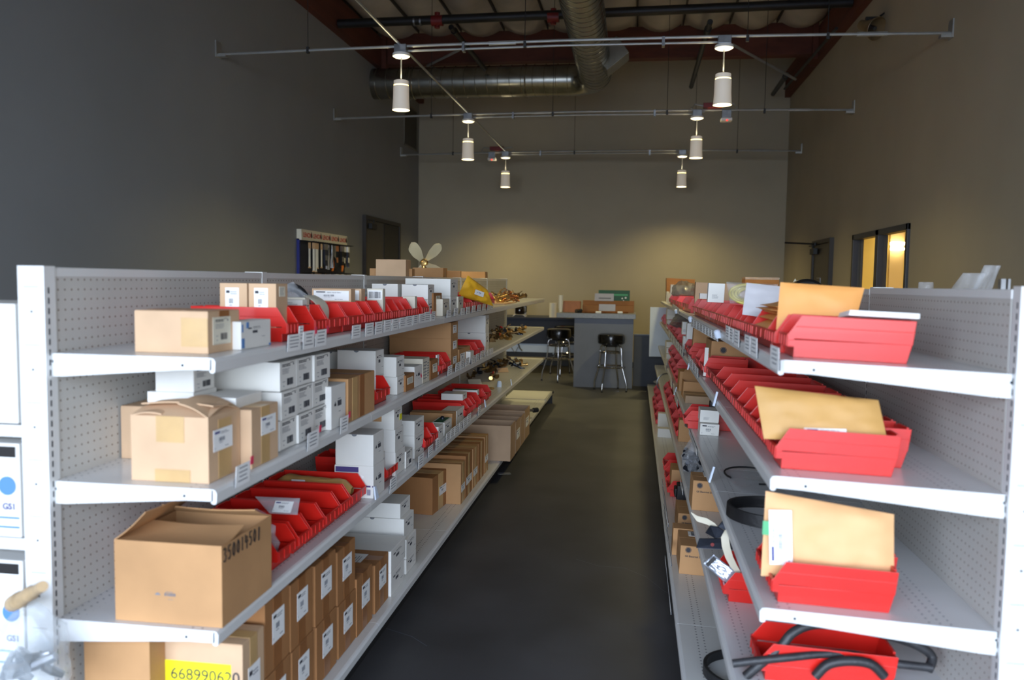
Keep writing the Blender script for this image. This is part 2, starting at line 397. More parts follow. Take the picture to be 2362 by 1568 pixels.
def RS(xf, z, tilt=RT0): return Shelf('R', xf, z, (PRX - xf), tilt, RA, RB, RY0)
R1, R2, R3, R4, R0 = RS(.363, 1.317), RS(.355, 1.030), RS(.342, .6955), RS(.303, .42), RS(.208, .15)
SHELVES = {}   # (id of frame, section) -> object that shelf tags hang on
def shelf_mesh(L, D, base):
    m = MB(); g = .001
    m.box(g, .002, -.004, L - g, D, 0, 0)
    m.prism([(.002, 0), (-.005, -.002), (-.010, -.010), (-.0085, -.035), (-.002, -.038), (.005, -.035), (.004, -.004)], g, L - g, 'x', 1)
    return m.mesh('deck' if base else 'shelf', ['deck_top' if base else 'shelf_top', 'steel'])
def bracket_mesh(D):
    m = MB(); m.prism([(.0, -.004), (D + .012, -.004), (D + .012, -.058), (D * .92, -.057), (.07, -.031), (.0, -.030)], 0, .003, 'x', 0)
    for yy in (.075, D - .004):
        m.add([(yv + .0, 0, 0) for yv in ()], [])
        m.tube([(-.0006, yy, -.020), (.0036, yy, -.020)], .0035, 8, 1)
    return m.mesh('bracket', ['steel', 'steel_dark_slot'], bevel=.0)
def gondola(side, label, frames, base, joints, px_, top):
    root = empty('gondola_shelving', loc=(px_, joints[0], 0)); tag(root, label, 'shelving')
    inv = Matrix.Translation((-px_, -joints[0], 0)); sg = 1 if side == 'L' else -1
    def part(mb, name, m, M=None, **k): return mb.build(name, m, root, inv @ M if M is not None else inv, **k)
    a, b = (RA, RB) if side == 'R' else (0, 0)
    for i, y in enumerate(joints):
        dx = a * (y - joints[0]); dz = b * (y - joints[0]); u = MB()
        x0, x1 = (px_ - .068, px_ + .004) if side == 'L' else (px_ - .004, px_ + .068)
        u.box(x0 + dx, y - .02, 0, x1 + dx, y + .02, top + dz + .004, 0)
        if i < 3:
            xs = (x1 if side == 'L' else x0) + dx
            for k in range(int((top - .1) / .0254)):
                z = .08 + k * .0254 + dz
                for yy in (y - .009, y + .009) if i else (y - .006,):
                    u.box(xs - .0008, yy - .002, z, xs + .0008, yy + .002, z + .015, 1)
        if i == 0:
            for k in range(10):
                z = .12 + k * .143; xm = (x0 + x1) / 2
                u.tube([(xm, y - .0205, z), (xm, y - .0195, z)], .0028, 8, 1)
                u.box(xm - .02, y - .0203, z + .06, xm + .02, y - .0197, z + .0615, 2)
        part(u, 'upright', ['steel', 'steel_dark_slot', 'ink_soft'])
    for i in range(len(joints) - 1):
        y0, y1 = joints[i] + .021, joints[i + 1] - .021; L = y1 - y0
        zt = top + b * ((y0 + y1) / 2 - joints[0])
        dx = a * (y0 - joints[0])
        # panel in its own local frame so the punched holes follow it: x along the aisle, z up
        M = fr((px_ + dx - (.02 if side == 'L' else -.02), y0, 0), (0, 1, 0), (0, 0, 1), (-1, 0, 0)) if side == 'L' else \
            fr((px_ + dx + .02, y0, 0), (-a, 1, b), (0, 0, 1), (-1, -a, 0))
        p = MB(); s1 = -.02 if side == 'L' else .02
        p.box(0, min(s1, .04 * (1 if side == 'L' else -1)), .1, L, max(s1, .04 * (1 if side == 'L' else -1)), zt - .022, 0)
        part(p, 'back_panel', 'pegboard', M)
        cap = MB(); cap.box(-.004, -.022 if side == 'L' else -.042, zt - .022, L + .004, .042 if side == 'L' else .022, zt + .001)
        part(cap, 'top_cap', 'steel', M, bevel=.002)
    bmesh_cache = {}
    for fi, F in enumerate(frames):
        for i in range(len(joints) - 1):
            y0, y1 = joints[i], joints[i + 1]; L = y1 - y0
            s0 = (y0 - F.y0) if side == 'L' else -(y1 - F.y0)
            k = (round(L, 3), round(F.depth, 3))
            if k not in bmesh_cache: bmesh_cache[k] = (shelf_mesh(L, F.depth, False), bracket_mesh(F.depth))
            M = F.M(s0, 0, 0)
            sh = put('shelf', bmesh_cache[k][0], root, inv @ M)
            SHELVES[(id(F), i)] = (sh, M, y0, y1)
            for xx in (.001, L - .004): put('bracket', bmesh_cache[k][1], sh, TR(xx, 0, 0))
    F = base; js = list(joints)
    for i in range(len(js) - 1):
        y0, y1 = js[i], js[i + 1]; L = y1 - y0
        s0 = (y0 - F.y0) if side == 'L' else -(y1 - F.y0)
        M = F.M(s0, 0, 0); o = put('base_deck', shelf_mesh(L, F.depth, True), root, inv @ M); SHELVES[(id(F), i)] = (o, M, y0, y1)
        kz = F.M(0, 0, 0).to_translation().z + b * ((y0 + y1) / 2 - joints[0]) - .02
        kp = MB(); fx = F.O.x + a * (y0 - joints[0]); x_ = sorted((fx - .05 * sg, fx - .07 * sg)); kp.box(x_[0], y0, .004, x_[1], y1, kz - .012)
        if i == 0: xx = sorted((fx - .05 * sg, px_)); kp.box(xx[0], y0 + .002, .004, xx[1], y0 + .02, kz - .012)
        part(kp, 'kick_plate', 'kick')
    return root
GL = gondola('L', 'long white pegboard shelving run loaded mostly with cartons and white boxes', [L1, L2, L3], LB, LJ, PLX, 1.515)
GR = gondola('R', 'long white pegboard shelving run with mailers standing in red bins at its near end', [R1, R2, R3, R4], R0, RJ, PRX, 1.500)
# shelves on the far face of the carton run (only what shows above or beside it)
invL = Matrix.Translation((-PLX, -LJ[0], 0))
for z, secs in ((1.30, (3, 4, 5)), (1.12, (0,)), (.83, (0,)), (.47, (0,)), (.15, (0,))):
    for i in secs:
        y0, y1 = LJ[i], LJ[i + 1]
        m = MB(); m.box(PLX - .47, y0, z - .004, PLX - .068, y1, z, 0); m.box(PLX - .48, y0, z - .036, PLX - .468, y1, z, 0)
        m.box(PLX - .47, y0, z - .03, PLX - .068, y0 + .003, z - .004, 0)
        m.build('shelf', 'steel', GL, invL)
# deck that carries on past the carton run
eb = empty('display_deck', loc=(-1.2, 9.3, 0)); tag(eb, 'bare low deck shelf with open black underside past the carton shelving', 'display base')
m = MB(); m.box(-.24, .0, .145, .235, .72, .15); m.build('deck', 'deck_top', eb); m = MB(); m.box(.228, 0, .112, .242, .72, .15); m.build('front_rail', 'steel', eb)
m = MB(); m.box(-.24, .72, .0, .245, .735, .155); m.cyl((.235, .728, .14), (.26, .728, .14), .018); m.build('end_bar', 'black', eb)
m = MB(); m.box(-.24, 0, 0, -.2, .72, .145); m.build('rear_foot', 'kick', eb); m = MB(); m.box(.15, .55, 0, .18, .72, .145); m.build('front_foot', 'kick', eb)
# ------------------------------------------------------------------ overhead: conduit rails, pendants, duct, pipes
ZR = 3.585; PX = (-2.12, .71)
RAILS = ((7.344, 'nearest the camera'), (10.384, 'halfway down the room'), (13.46, 'close to the back wall'))
for k, (y, wh) in enumerate(RAILS):
    r = empty('conduit_rail', loc=(0, y, ZR)); tag(r, 'grey steel conduit rail across the room, the one %s' % wh, 'conduit', 'conduit rails carrying pendants')
    m = MB(); m.tube([(XL, 0, -.03), (-2.9, 0, -.012), (-2.12, 0, 0), (-.7, 0, .012), (.71, 0, .01), (1.6, 0, .0), (XR_, 0, -.015)], .013, 8)
    m.build('conduit', 'conduit', r, smooth=True)
    m = MB(); m.tube([(-2.12, .03, -.035), (-.7, .03, -.022), (.71, .03, -.03)], .011, 8); m.build('feed_conduit', 'conduit', r, smooth=True)
    for x, sx in ((XL, 1), (XR_, -1)):
        m = MB(); m.box(min(x, x + sx * .012), -.05, -.06, max(x, x + sx * .012), .05, .09); m.box(min(x, x + sx * .09), -.03, -.055, max(x, x + sx * .09), .03, -.03)
        m.build('wall_bracket', 'conduit', r)
    for x in ((-3.0, -1.0, .9, 1.55) if k != 1 else (-2.6, -1.05, .35, 1.5)):
        m = MB(); m.cyl((x, 0, 0), (x, 0, ZC - ZR - (.36 if k < 2 else .03)), .0035, 6); m.box(x - .012, -.015, -.04, x + .012, .015, .015); m.build('hanger_wire', 'pipe_black', r)
    for x in (-1.55, .2): m = MB(); m.box(x - .012, -.02, -.06, x + .012, .05, .02); m.build('clip', 'metal', r)
    for x in (-1.2, 1.9): m = MB(); m.tube([(x - .12, 0, .004 if x < 0 else -.004), (x + .12, 0, .006 if x < 0 else -.006)], .019, 8); m.build('coupling', 'conduit', r)
m = MB(); m.tube([(-2.14, 3.4, ZR + .03), (-2.13, 7.3, ZR + .012), (-2.12, 10.38, ZR + .012), (-2.12, 13.4, ZR + .012)], .012, 8)
tag(m.build('feeder_conduit', 'conduit', smooth=True), 'thin conduit running lengthwise above the left row of pendants', 'conduit')
def pendant():
    r = empty('pendant_lamp')
    m = MB(); m.box(-.055, -.05, -.015, .055, .05, .055); m.build('junction_box', 'metal', r, bevel=.004)
    m = MB(); m.lathe([(.075, -.02), (.078, -.026), (.078, -.045), (.06, -.055), (.0, -.055)], 24); m.build('canopy', 'lamp_white', r, smooth=True)
    m = MB(); m.cyl((0, 0, -.05), (0, 0, -.26), .006, 8); m.build('stem', 'conduit', r)
    m = MB(); m.lathe([(.058, -.258), (.066, -.262), (.067, -.298)], 28); m.build('cap', 'lamp_shade', r, smooth=True)
    m = MB(); m.lathe([(.0665, -.298), (.0665, -.310)], 28); m.build('glow_ring', 'lamp_band', r, smooth=True)
    m = MB(); m.lathe([(.0705, -.309), (.072, -.42), (.077, -.5), (.081, -.52), (.078, -.52), (.068, -.42), (.066, -.312)], 28, cap=False); m.build('shade', 'lamp_shade', r, smooth=True)
    m = MB(); m.lathe([(.0, -.511), (.0765, -.511), (.0765, -.514), (.0, -.514)], 28, cap=False); m.build('diffuser', 'lamp_glow', r)
    return r
pw_ = (('left', 'right'))
first = None
for y, wh in RAILS:
    for s, x in zip(pw_, PX):
        if first is None: o = first = pendant()
        else: o = dup(first, Matrix.Identity(4))
        o.location = (x, y, ZR - .045)
        tag(o, 'lit white cylinder pendant on the %s side of the rail %s' % (s, wh), 'pendant lamp', 'white cylinder pendants')
        L = bpy.data.lights.new('pendant_light', 'SPOT'); L.energy = PEND_W * (5 if y < 13 else 6); L.color = (1, .83, .38); L.shadow_soft_size = .07
        L.spot_size = math.radians(144); L.spot_blend = 1.0
        lo = bpy.data.objects.new('pendant_light', L); C.objects.link(lo); lo.location = (x, y, ZR - .045 - .53)
        L = bpy.data.lights.new('pendant_uplight', 'SPOT'); L.energy = UP_W; L.color = (1, .86, .55); L.shadow_soft_size = .05; L.spot_size = math.radians(165); L.spot_blend = 1.0   # light leaking from the translucent cap
        lo = bpy.data.objects.new('pendant_uplight', L); C.objects.link(lo); lo.location = (x, y, ZR - .045 - .25); lo.rotation_euler = (math.pi, 0, 0)
for (y, x, wh, lx) in ((10.384, .80, 'middle', .96), (13.46, -2.36, 'farthest', -2.44)):
    r = empty('emergency_ballast', loc=(x, y, ZR)); tag(r, 'dark red box with grey junction boxes strapped on the %s conduit rail' % wh, 'ballast box', 'emergency ballasts on the rails')
    m = MB(); m.box(-.02 , -.04, .03, .20, .04, .09); m.build('housing', 'red_box', r, bevel=.003)
    j = MB(); q = lx - x; j.box(q + .04, -.05, -.09, q + .15, .05, .0); j.build('junction_box', 'metal', r, bevel=.003)
    j = MB(); j.box(q + .03, -.06, -.13, q + .16, .06, -.095); tr = j.build('test_plate', 'lamp_white', r, bevel=.004)
    MB().cyl((q + .1, -.062, -.135), (q + .1, -.062, -.12), .008, 8).build('test_lamp', 'red_led', tr)
    j = MB(); j.tube([(-.02, 0, .06), (-.12, 0, .08), (-.16, 0, .03), (-.1, 0, -.01), (0, 0, -.01)], .01, 8); j.build('flex', 'conduit', r, smooth=True); j = MB(); j.tube([(.2, 0, .06), (.34, 0, .08), (.38, 0, .03), (.32, 0, -.01)], .01, 8); j.build('flex', 'conduit', r, smooth=True)

# spiral duct
DX, DY, DZ, DR = -.60, 12.0, 4.37, .22
r = empty('spiral_duct', loc=(DX, DY, DZ)); tag(r, 'shiny galvanized spiral duct bending from the left wall towards the camera', 'duct')
def ducttube(pts, name):
    m = MB(); m.tube(pts, DR, 32); return m.build(name, 'duct', r, smooth=True)
R_ = .34
ducttube([(XL - DX + .0, 0, 0), (-R_, 0, 0)], 'branch')
ducttube([(-R_ + R_ * math.sin(a), -R_ + R_ * math.cos(a), 0) for a in [math.pi / 2 * i / 8 for i in range(9)]], 'elbow')
ducttube([(0, -R_, 0), (.0, -9.2, .0)], 'main_run')
m = MB()
for i in range(18):
    x = XL - DX + .1 + i * .165
    if x < -R_: m.tube([(x + .025 * math.cos(2 * math.pi * k / 32), DR * 1.015 * math.cos(2 * math.pi * k / 32), DR * 1.015 * math.sin(2 * math.pi * k / 32)) for k in range(32)], .0045, 5, closed=True)
m.build('branch_seam', 'duct', r, smooth=True)
m = MB()
for i in range(56):
    y = -R_ - .02 - i * .155; m.tube([(DR * 1.01 * math.cos(2 * math.pi * k / 32), y + .05 * math.cos(2 * math.pi * k / 32), DR * 1.01 * math.sin(2 * math.pi * k / 32)) for k in range(32)], .004, 5, closed=True)
m.build('run_seam', 'duct', r, smooth=True)
for x in (-1.0, XL - DX + .55, XL - DX + .62):
    m = MB(); m.tube([(x, DR * 1.02 * math.cos(2 * math.pi * k / 32), DR * 1.02 * math.sin(2 * math.pi * k / 32)) for k in range(32)], .012, 6, closed=True); m.build('collar', 'duct', r, smooth=True)
m = MB(); T_ = TR(.12, -1.15, -.10) @ RY(math.radians(52)); m.box(-.13, -.19, .0, .13, .19, .34, 0, T_); m.box(-.115, -.175, .342, .115, .175, .346, 1, T_); m.build('side_outlet', ['duct', 'vent'], r, bevel=.004)
# sprinkler pipes
YP, ZP = 10.25, 4.708
r = empty('sprinkler_main', loc=(0, YP, ZP)); tag(r, 'black sprinkler main crossing under the roof above the nearest rail', 'pipe')
m = MB(); m.cyl((XL + .1, 0, 0), (XR_ - .1, 0, .06), .055, 14); m.build('pipe', 'pipe_black', r, smooth=True)
for x in (-2.5, -1.05): m = MB(); m.tube([(x, 0, -.09), (x, 0, .1)], .035, 8); m.tube([(x - .07, 0, 0), (x + .07, 0, 0)], .066, 12); m.build('fitting', 'red_box', r, smooth=True)
for x in (-2.8, -2.72): m = MB(); m.tube([(x, 0, 0), (x + .02, 0, 0)], .058, 12); m.build('collar', 'metal', r)
def br(p0, p1, label):
    m = MB(); m.cyl(p0, p1, .034, 10); a, b = Vector(p0), Vector(p1); q = a.lerp(b, .12); m.cyl(a.lerp(b, .08), q, .045, 10)
    tag(m.build('sprinkler_branch', 'pipe_black', smooth=True), label, 'pipe', 'sprinkler branch pipes')
a, b = aty(1040, 62, 10.3), aty(1118, 159, 11.7); br(a, b, 'black branch pipe slanting between the left beam and the spiral duct')
a, b = aty(1638, 50, 10.3), aty(1594, 200, 13.3); br(a, b, 'black branch pipe ending in front of the back wall beside the largest pendant')
a, b = aty(1815, 172, 12.45), aty(1783, 217, 14.3); br(a, b, 'short black pipe hanging below the right end of the cross beam')
a, b = aty(1930, 65, 10.0), aty(1810, 205, 13.0); m = MB(); m.cyl(a, b, .018, 8); tag(m.build('sprinkler_branch', 'pipe_black', smooth=True), 'thin dark pipe following the right wall beam', 'pipe', 'sprinkler branch pipes')
for (x0, y0, Y0, x1, y1, Y1, lb) in ((1835, 183, 12.1, 1690, 103, 11.0, 'slanting perforated brace strut beside the right pendant'), (985, 152, 12.1, 1060, 115, 11.4, 'slanting perforated brace strut near the left beam')):
    a, b = aty(x0, y0, Y0), aty(x1, y1, Y1); m = MB(); m.tube([a, b], .02, 4); tag(m.build('brace_strut', 'conduit'), lb, 'brace')
# loudspeaker horn on the right wall beam
P = aty(1965, 62, 9.3); P.x = XR_ - .16; r = empty('loudspeaker_horn', loc=P); tag(r, 'tan loudspeaker horn up on the right wall beam', 'loudspeaker')
Mh = RX(math.radians(-62)) @ RY(math.radians(-28))
m = MB(); m.lathe([(.115, -.14), (.12, -.135), (.085, -.06), (.055, .02), (.05, .1), (.0, .11)], 24, 0, Mh, cap=False); m.build('bell', 'horn', r, smooth=True)
m = MB(); m.lathe([(.0, -.12), (.02, -.115), (.025, -.02), (.0, -.02)], 16, 0, Mh, cap=False); m.build('driver', 'metal', r, smooth=True)
m = MB(); m.box(-.02, .0, .05, .12, .04, .1); m.tube([(.12, 0, .1), (.17, 0, .14), (.2, .02, .08)], .012, 8); m.build('bracket', 'pipe_black', r)
# return air grille
r = empty('air_grille', loc=(XL, 14.04, 4.11)); tag(r, 'tall return air grille high on the grey wall by the corner', 'vent')
m = MB(); m.box(.0, -.42, -.36, .012, .42, -.33); m.box(0, -.42, .33, .012, .42, .36); m.box(0, -.42, -.36, .012, -.39, .36); m.box(0, .39, -.36, .012, .42, .36); m.build('frame', 'vent', r)
m = MB()
for i in range(32): z = -.33 + i * .0206; m.box(.002, -.39, z, .008, .39, z + .013)
m.build('louvers', 'grille', r)

# ------------------------------------------------------------------ back of the shop: bar, desk, stools
r = empty('bar_counter', loc=(-.4, 11.95, 0)); tag(r, 'tall blue grey bar counter at the end of the aisle', 'counter')
m = MB(); m.box(-.42, -.25, 0, .41, .30, .985); m.build('body', 'counter', r, bevel=.003)
m = MB(); m.box(-.675, -.30, .985, .44, .42, 1.055); m.build('countertop', 'counter_top', r, bevel=.004)
r = empty('low_partition', loc=(1.2, 12.05, 0)); tag(r, 'grey half height partition between the bar and the right wall', 'partition')
m = MB(); m.box(-1.18, -.03, .0, 1.3, .05, .735); m.build('panel', 'wainscot', r); m = MB(); m.box(-1.18, -.04, .735, 1.3, .06, .755); m.build('cap', 'counter', r, bevel=.003)
r = empty('back_desk', loc=(-1.6, 13.65, -.03)); tag(r, 'long navy desk against the back wall holding the coffee maker', 'desk')
m = MB(); m.box(-1.6, -.3, .9, 1.1, .6, .935); m.build('desktop', 'navy', r, bevel=.004)
m = MB(); m.box(-1.6, -.25, .5, 1.1, -.22, .9); m.build('apron', 'navy', r)
m = MB(); m.box(-1.6, -.22, .36, 1.1, -.19, .52); m.build('rail', 'sign_white', r); m = MB(); m.box(-1.6, -.22, .28, 1.1, -.18, .36); m.build('lower_rail', 'black', r)
for x in (-1.6, 1.06): m = MB(); m.box(x, -.2, 0, x + .04, .55, .9); m.build('leg', 'black', r)
m = MB(); P = aty(1195, 800, 13.4) - Vector((-1.6, 13.65, -.03)); m.tube([P + Vector((0, 0, .06)), P + Vector((.03, 0, -.02)), P + Vector((.07, 0, -.06))], .012, 6); m.tube([P + Vector((-.12, 0, 0)), P + Vector((-.05, 0, -.1)), P + Vector((0, 0, 0))], .006, 6); m.build('cable', 'metal', r)
def stool():
    r = empty('bar_stool')
    m = MB(); m.lathe([(.0, .645), (.165, .648), (.182, .662), (.186, .70), (.185, .755), (.178, .778), (.15, .79), (.0, .793)], 32, cap=False); m.build('seat', 'vinyl', r, smooth=True)
    m = MB(); m.lathe([(.0, .615), (.10, .615), (.11, .646), (0, .646)], 24, cap=False); m.build('swivel', 'pipe_black', r, smooth=True)
    for k, (z, rr) in enumerate(((.535, .155), (.335, .192))):
        m = MB(); m.tube([(rr * math.cos(2 * math.pi * i / 32), rr * math.sin(2 * math.pi * i / 32), z) for i in range(32)], .011 if k == 0 else .012, 8, closed=True); m.build('foot_ring', 'chrome', r, smooth=True)
    for k in range(4):
        a = math.pi / 4 + k * math.pi / 2 + .35; c, s = math.cos(a), math.sin(a)
        pts = [(.05, .63), (.12, .628), (.148, .612), (.158, .58), (.165, .45), (.176, .33), (.235, .14), (.245, .10), (.247, .0)]
        m = MB(); m.tube([(c * q, s * q, z) for q, z in pts], .0115, 10); m.build('leg', 'chrome', r, smooth=True)
        MB().cyl((c * .247, s * .247, 0), (c * .247, s * .247, .02), .014, 10).build('foot_cap', 'rubber', r)
    return r
s0 = stool(); P = atz(1407, 901, 0); s0.location = (P.x, P.y, 0); tag(s0, 'black vinyl chrome bar stool in front of the bar counter', 'bar stool', 'bar stools')
P = atz(1287, 878, 0); s1 = dup(s0, TR(P.x, P.y, 0) @ RZ(.5)); tag(s1, 'black vinyl chrome bar stool left of the bar, nearer of that pair', 'bar stool', 'bar stools')
P = atz(1297, 866, 0); s2 = dup(s0, TR(P.x + .03, P.y + .12, 0) @ RZ(.2)); tag(s2, 'black vinyl chrome bar stool left of the bar, half hidden behind another', 'bar stool', 'bar stools')
# on the desk
P = aty(1199, 738, 13.6); r = empty('coffee_maker', loc=(P.x, 13.6, .905)); tag(r, 'white coffee maker with glass pot on the navy desk', 'coffee maker')
m = MB(); m.prism([(-.11, 0), (.11, 0), (.095, .035), (-.095, .035)], -.1, .1, 'y', 0); m.prism([(-.075, .21), (.075, .21), (.11, .33), (-.11, .33)], -.1, .1, 'y', 0); m.box(-.1, .05, 0, .1, .1, .33, 0); m.build('body', 'coffee_white', r, bevel=.006)
m = MB(); m.lathe([(.07, .037), (.082, .06), (.082, .13), (.06, .19), (.05, .205)], 20, 0, TR(0, -.02, 0)); m.build('pot', 'glass_dark', r, smooth=True)
m = MB(); m.tube([(.06, -.06, .19), (.12, -.09, .17), (.115, -.09, .08), (.075, -.06, .07)], .009, 8); m.build('pot_handle', 'black', r, smooth=True)
m = MB(); m.prism([(-.1, 0), (.1, 0), (.06, .03), (-.06, .03)], -.112, -.1, 'y'); m.build('warmer', 'black', r)
P = aty(1275, 742, 13.55); m = MB(); m.lathe([(.018, 0), (.06, 0), (.06, .235), (.018, .235)], 24, 0, TR(P.x, 13.55, .905), cap=False); tag(m.build('paper_towel_roll', 'cup', smooth=True), 'cream paper towel roll standing on the navy desk', 'paper towel')
P = aty(1296, 742, 13.45)
def cupmb(h=.11, r0=.03, r1=.043):
    m = MB(); m.lathe([(r0, 0), (r1, h), (r1 + .003, h), (r1 - .002, h - .004), (r0 - .002, .004), (0, .004)], 18, cap=False); return m
tag(cupmb().build('cup', 'red_plastic', None, TR(P.x, 13.45, .905), smooth=True), 'red plastic cup on the desk under the bar counter overhang', 'cup')
P = aty(1313, 742, 13.45); m = MB(); m.lathe([(.05, 0), (.055, .08), (.05, .1), (0, .1)], 18, 0, TR(P.x, 13.45, .905)); tag(m.build('jar', 'hose_yellow', smooth=True), 'small yellowish tub on the desk under the counter overhang', 'tub')
# on the bar
ZB = 1.055
P = aty(1293, 718, 11.9); prev = None
for k in range(8):
    o = cupmb(.09, .024, .036).build('paper_cup', 'cup', None, TR(P.x, 11.9, ZB + .02 * k), smooth=True) if prev is None else put('paper_cup', prev.data, None, TR(P.x, 11.9, ZB + .022 * k))
    prev = prev or o; tag(o, 'one of the white paper cups nested in the stack on the bar', 'cup', 'nested paper cups on the bar')
P = aty(1319, 716, 12.0); m = MB(); m.box(-.125, -.1, 0, .125, .1, .16); o = m.build('carton', 'tan_box', None, TR(P.x, 12.02, ZB), bevel=.004); tag(o, 'small brown carton on the bar beside the cups', 'carton')
P = aty(1400, 718, 12.1); r = empty('parts_rack', loc=(P.x, 12.2, ZB)); tag(r, 'low brown display rack of small parts on the bar', 'display rack')
m = MB(); m.box(-.36, -.05, 0, .39, .12, .10); m.box(-.36, .05, .1, .39, .12, .17); m.build('body', 'card_dark', r, bevel=.004); m = MB(); m.box(-.12, -.052, .02, .12, -.05, .12); m.box(-.1, -.053, .06, .1, -.052, .09); m.build('front_card', 'grey_bag', r)
P = aty(1416, 706, 12.3); m = MB(); m.box(-.23, 0, .0, .23, .012, .17, 0)
for (x, z, q) in ((.12, .05, .012), (.17, .06, .014), (.14, .02, .008)): m.cyl((x, -.002, z), (x, 0, z), q, 10, 1)
m.box(-.03, -.0015, .09, .20, 0, .115, 2)
o = m.build('sign_board', ['green', 'paper', 'green_tab'], None, TR(P.x, 12.28, ZB + .155) @ RX(-.1)); tag(o, 'dark green sign board propped behind the bar rack', 'sign')
P = aty(1393, 705, 12.2); m = MB(); m.box(-.14, 0, 0, .14, .012, .11, 0); m.box(-.08, -.001, .03, .1, 0, .05, 1); o = m.build('price_sheet', ['grey_bag', 'ink_soft'], None, TR(P.x, 12.24, ZB + .165) @ RX(-.15), bevel=.002); tag(o, 'grey printed sheet leaning before the green sign', 'sheet')
m = MB(); m.tube([(-.42, 0, .012), (.02, 0, .014), (.3, 0, .02)], .012, 8, 0); m.tube([(-.16, 0, .013), (-.08, 0, .013)], .016, 8, 1); m.tube([(.15, 0, .016), (.22, 0, .018)], .016, 8, 1); m.tube([(-.44, .02, .02), (-.36, -.02, .03)], .03, 8, 2)
o = m.build('copper_rod', ['copper', 'paper', 'metal_dark'], None, TR(aty(1400, 718, 11.75).x, 11.75, ZB), smooth=True); tag(o, 'long copper rod with white tags lying along the bar edge', 'rod')
m = MB(); random.seed(8)
m.tube([(0, 0, .02), (.06, 0, .03)], .022, 8); m.tube([(.03, 0, .02), (.03, -.03, .05)], .012, 8); tag(m.build('valve', 'brass_dark', None, TR(aty(1330, 716, 11.75).x, 11.75, ZB), smooth=True), 'small dark valve lying on the bar front edge', 'valve')
# pale board hung on the end of the red bin run
P0, P1 = aty(1497, 822, 11.72), aty(1497, 708, 11.72)
m = MB(); m.box(P0.x, 11.72, P0.z, P0.x + .36, 11.735, P1.z, 0); o = m.build('hanging_board', 'sign_white', bevel=.002); tag(o, 'pale blue white blank board hung at the far end of the red bin shelving', 'board')
m = MB(); m.cyl((P0.x + .3, 11.728, P1.z), (P0.x + .3, 11.728, P1.z + .12), .004); m.build('hook', 'metal', o)

# ------------------------------------------------------------------ tool rack on the grey wall
RY_, RZ_ = 9.13, 2.06
r = empty('tool_display_rack', loc=(XL + .004, RY_, RZ_)); tag(r, 'blue wall rack with red lettered white header full of hanging tools', 'display rack')
WID = 1.54
m = MB(); m.box(.0, .02, -1.3, .026, WID, -.11); m.build('panel', 'navy', r); m = MB(); m.box(.0, 0, -1.3, .035, .02, -.11); m.build('side_frame', 'rack_blue', r)
m = MB(); m.box(0, 0, -.125, .06, WID, .0); h = m.build('header', 'paper_cream', r, bevel=.003)
mt = None
for i in range(5):
    t = text_mb('LENOX', .075, .0006, True); M = fr((.0605, .05 + i * .30, -.088), (0, 1, 0), (0, 0, 1), (-1, 0, 0))
    t.build('lettering', 'ink_red', h, M)
    e = MB(); e.prism([(-.018, 0), (.018, 0), (.026, .02), (.01, .06), (-.004, .075), (-.02, .03)], -.0006, .0006, 'y'); e.build('emblem', 'ink', h, fr((.0605, .05 + i * .30 + .255, -.09), (0, 1, 0), (0, 0, 1), (-1, 0, 0)))
random.seed(21)
def tool(kind, L, m1, m2):
    b = MB()
    if kind == 'blade': b.box(-.001, -.017, -L, .001, .017, -.02, 0); b.box(-.0015, -.024, -.07, .0015, .024, 0, 1); b.box(-.0015, -.026, -L - .015, .0015, .026, -L, 1)
    elif kind == 'snips': b.tube([(0, -.004, 0), (0, .008, -L * .35), (0, -.028, -L * .7), (0, -.03, -L)], [.008, .012, .012, .013], 8, 0); b.tube([(0, .004, 0), (0, -.008, -L * .35), (0, .028, -L * .7), (0, .03, -L)], [.008, .012, .012, .013], 8, 1)
    elif kind == 'saw': b.box(-.004, -.02, -L * .55, .004, .02, 0, 1); b.tube([(0, -.02, -L * .5), (0, .005, -L * .6), (0, .02, -L * .85), (0, -.005, -L)], [.012, .018, .016, .013], 8, 0)
    else: b.box(-.012, -.030, -L, .012, .030, -.03, 0); b.box(-.014, -.031, -.07, .014, .031, 0, 1); b.box(-.0135, -.022, -L * .8, .0135, .022, -L * .55, 1)
    return b
rows = ((-.14, .34, 20), (-.50, .42, 20))
kinds = {0: ['blade'] * 6 + ['pack', 'pack', 'snips', 'snips', 'snips', 'saw', 'saw', 'pack', 'pack', 'saw', 'pack', 'pack', 'pack', 'pack'], 1: ['blade'] * 5 + ['pack', 'blade', 'pack', 'saw', 'pack', 'blade', 'pack', 'pack', 'saw', 'pack', 'pack', 'pack', 'pack', 'pack', 'pack']}
desc = {'blade': 'pale blade in a tan sleeve', 'snips': 'pair of grey handled snips', 'saw': 'dark handled hand saw', 'pack': 'dark carded tool pack'}
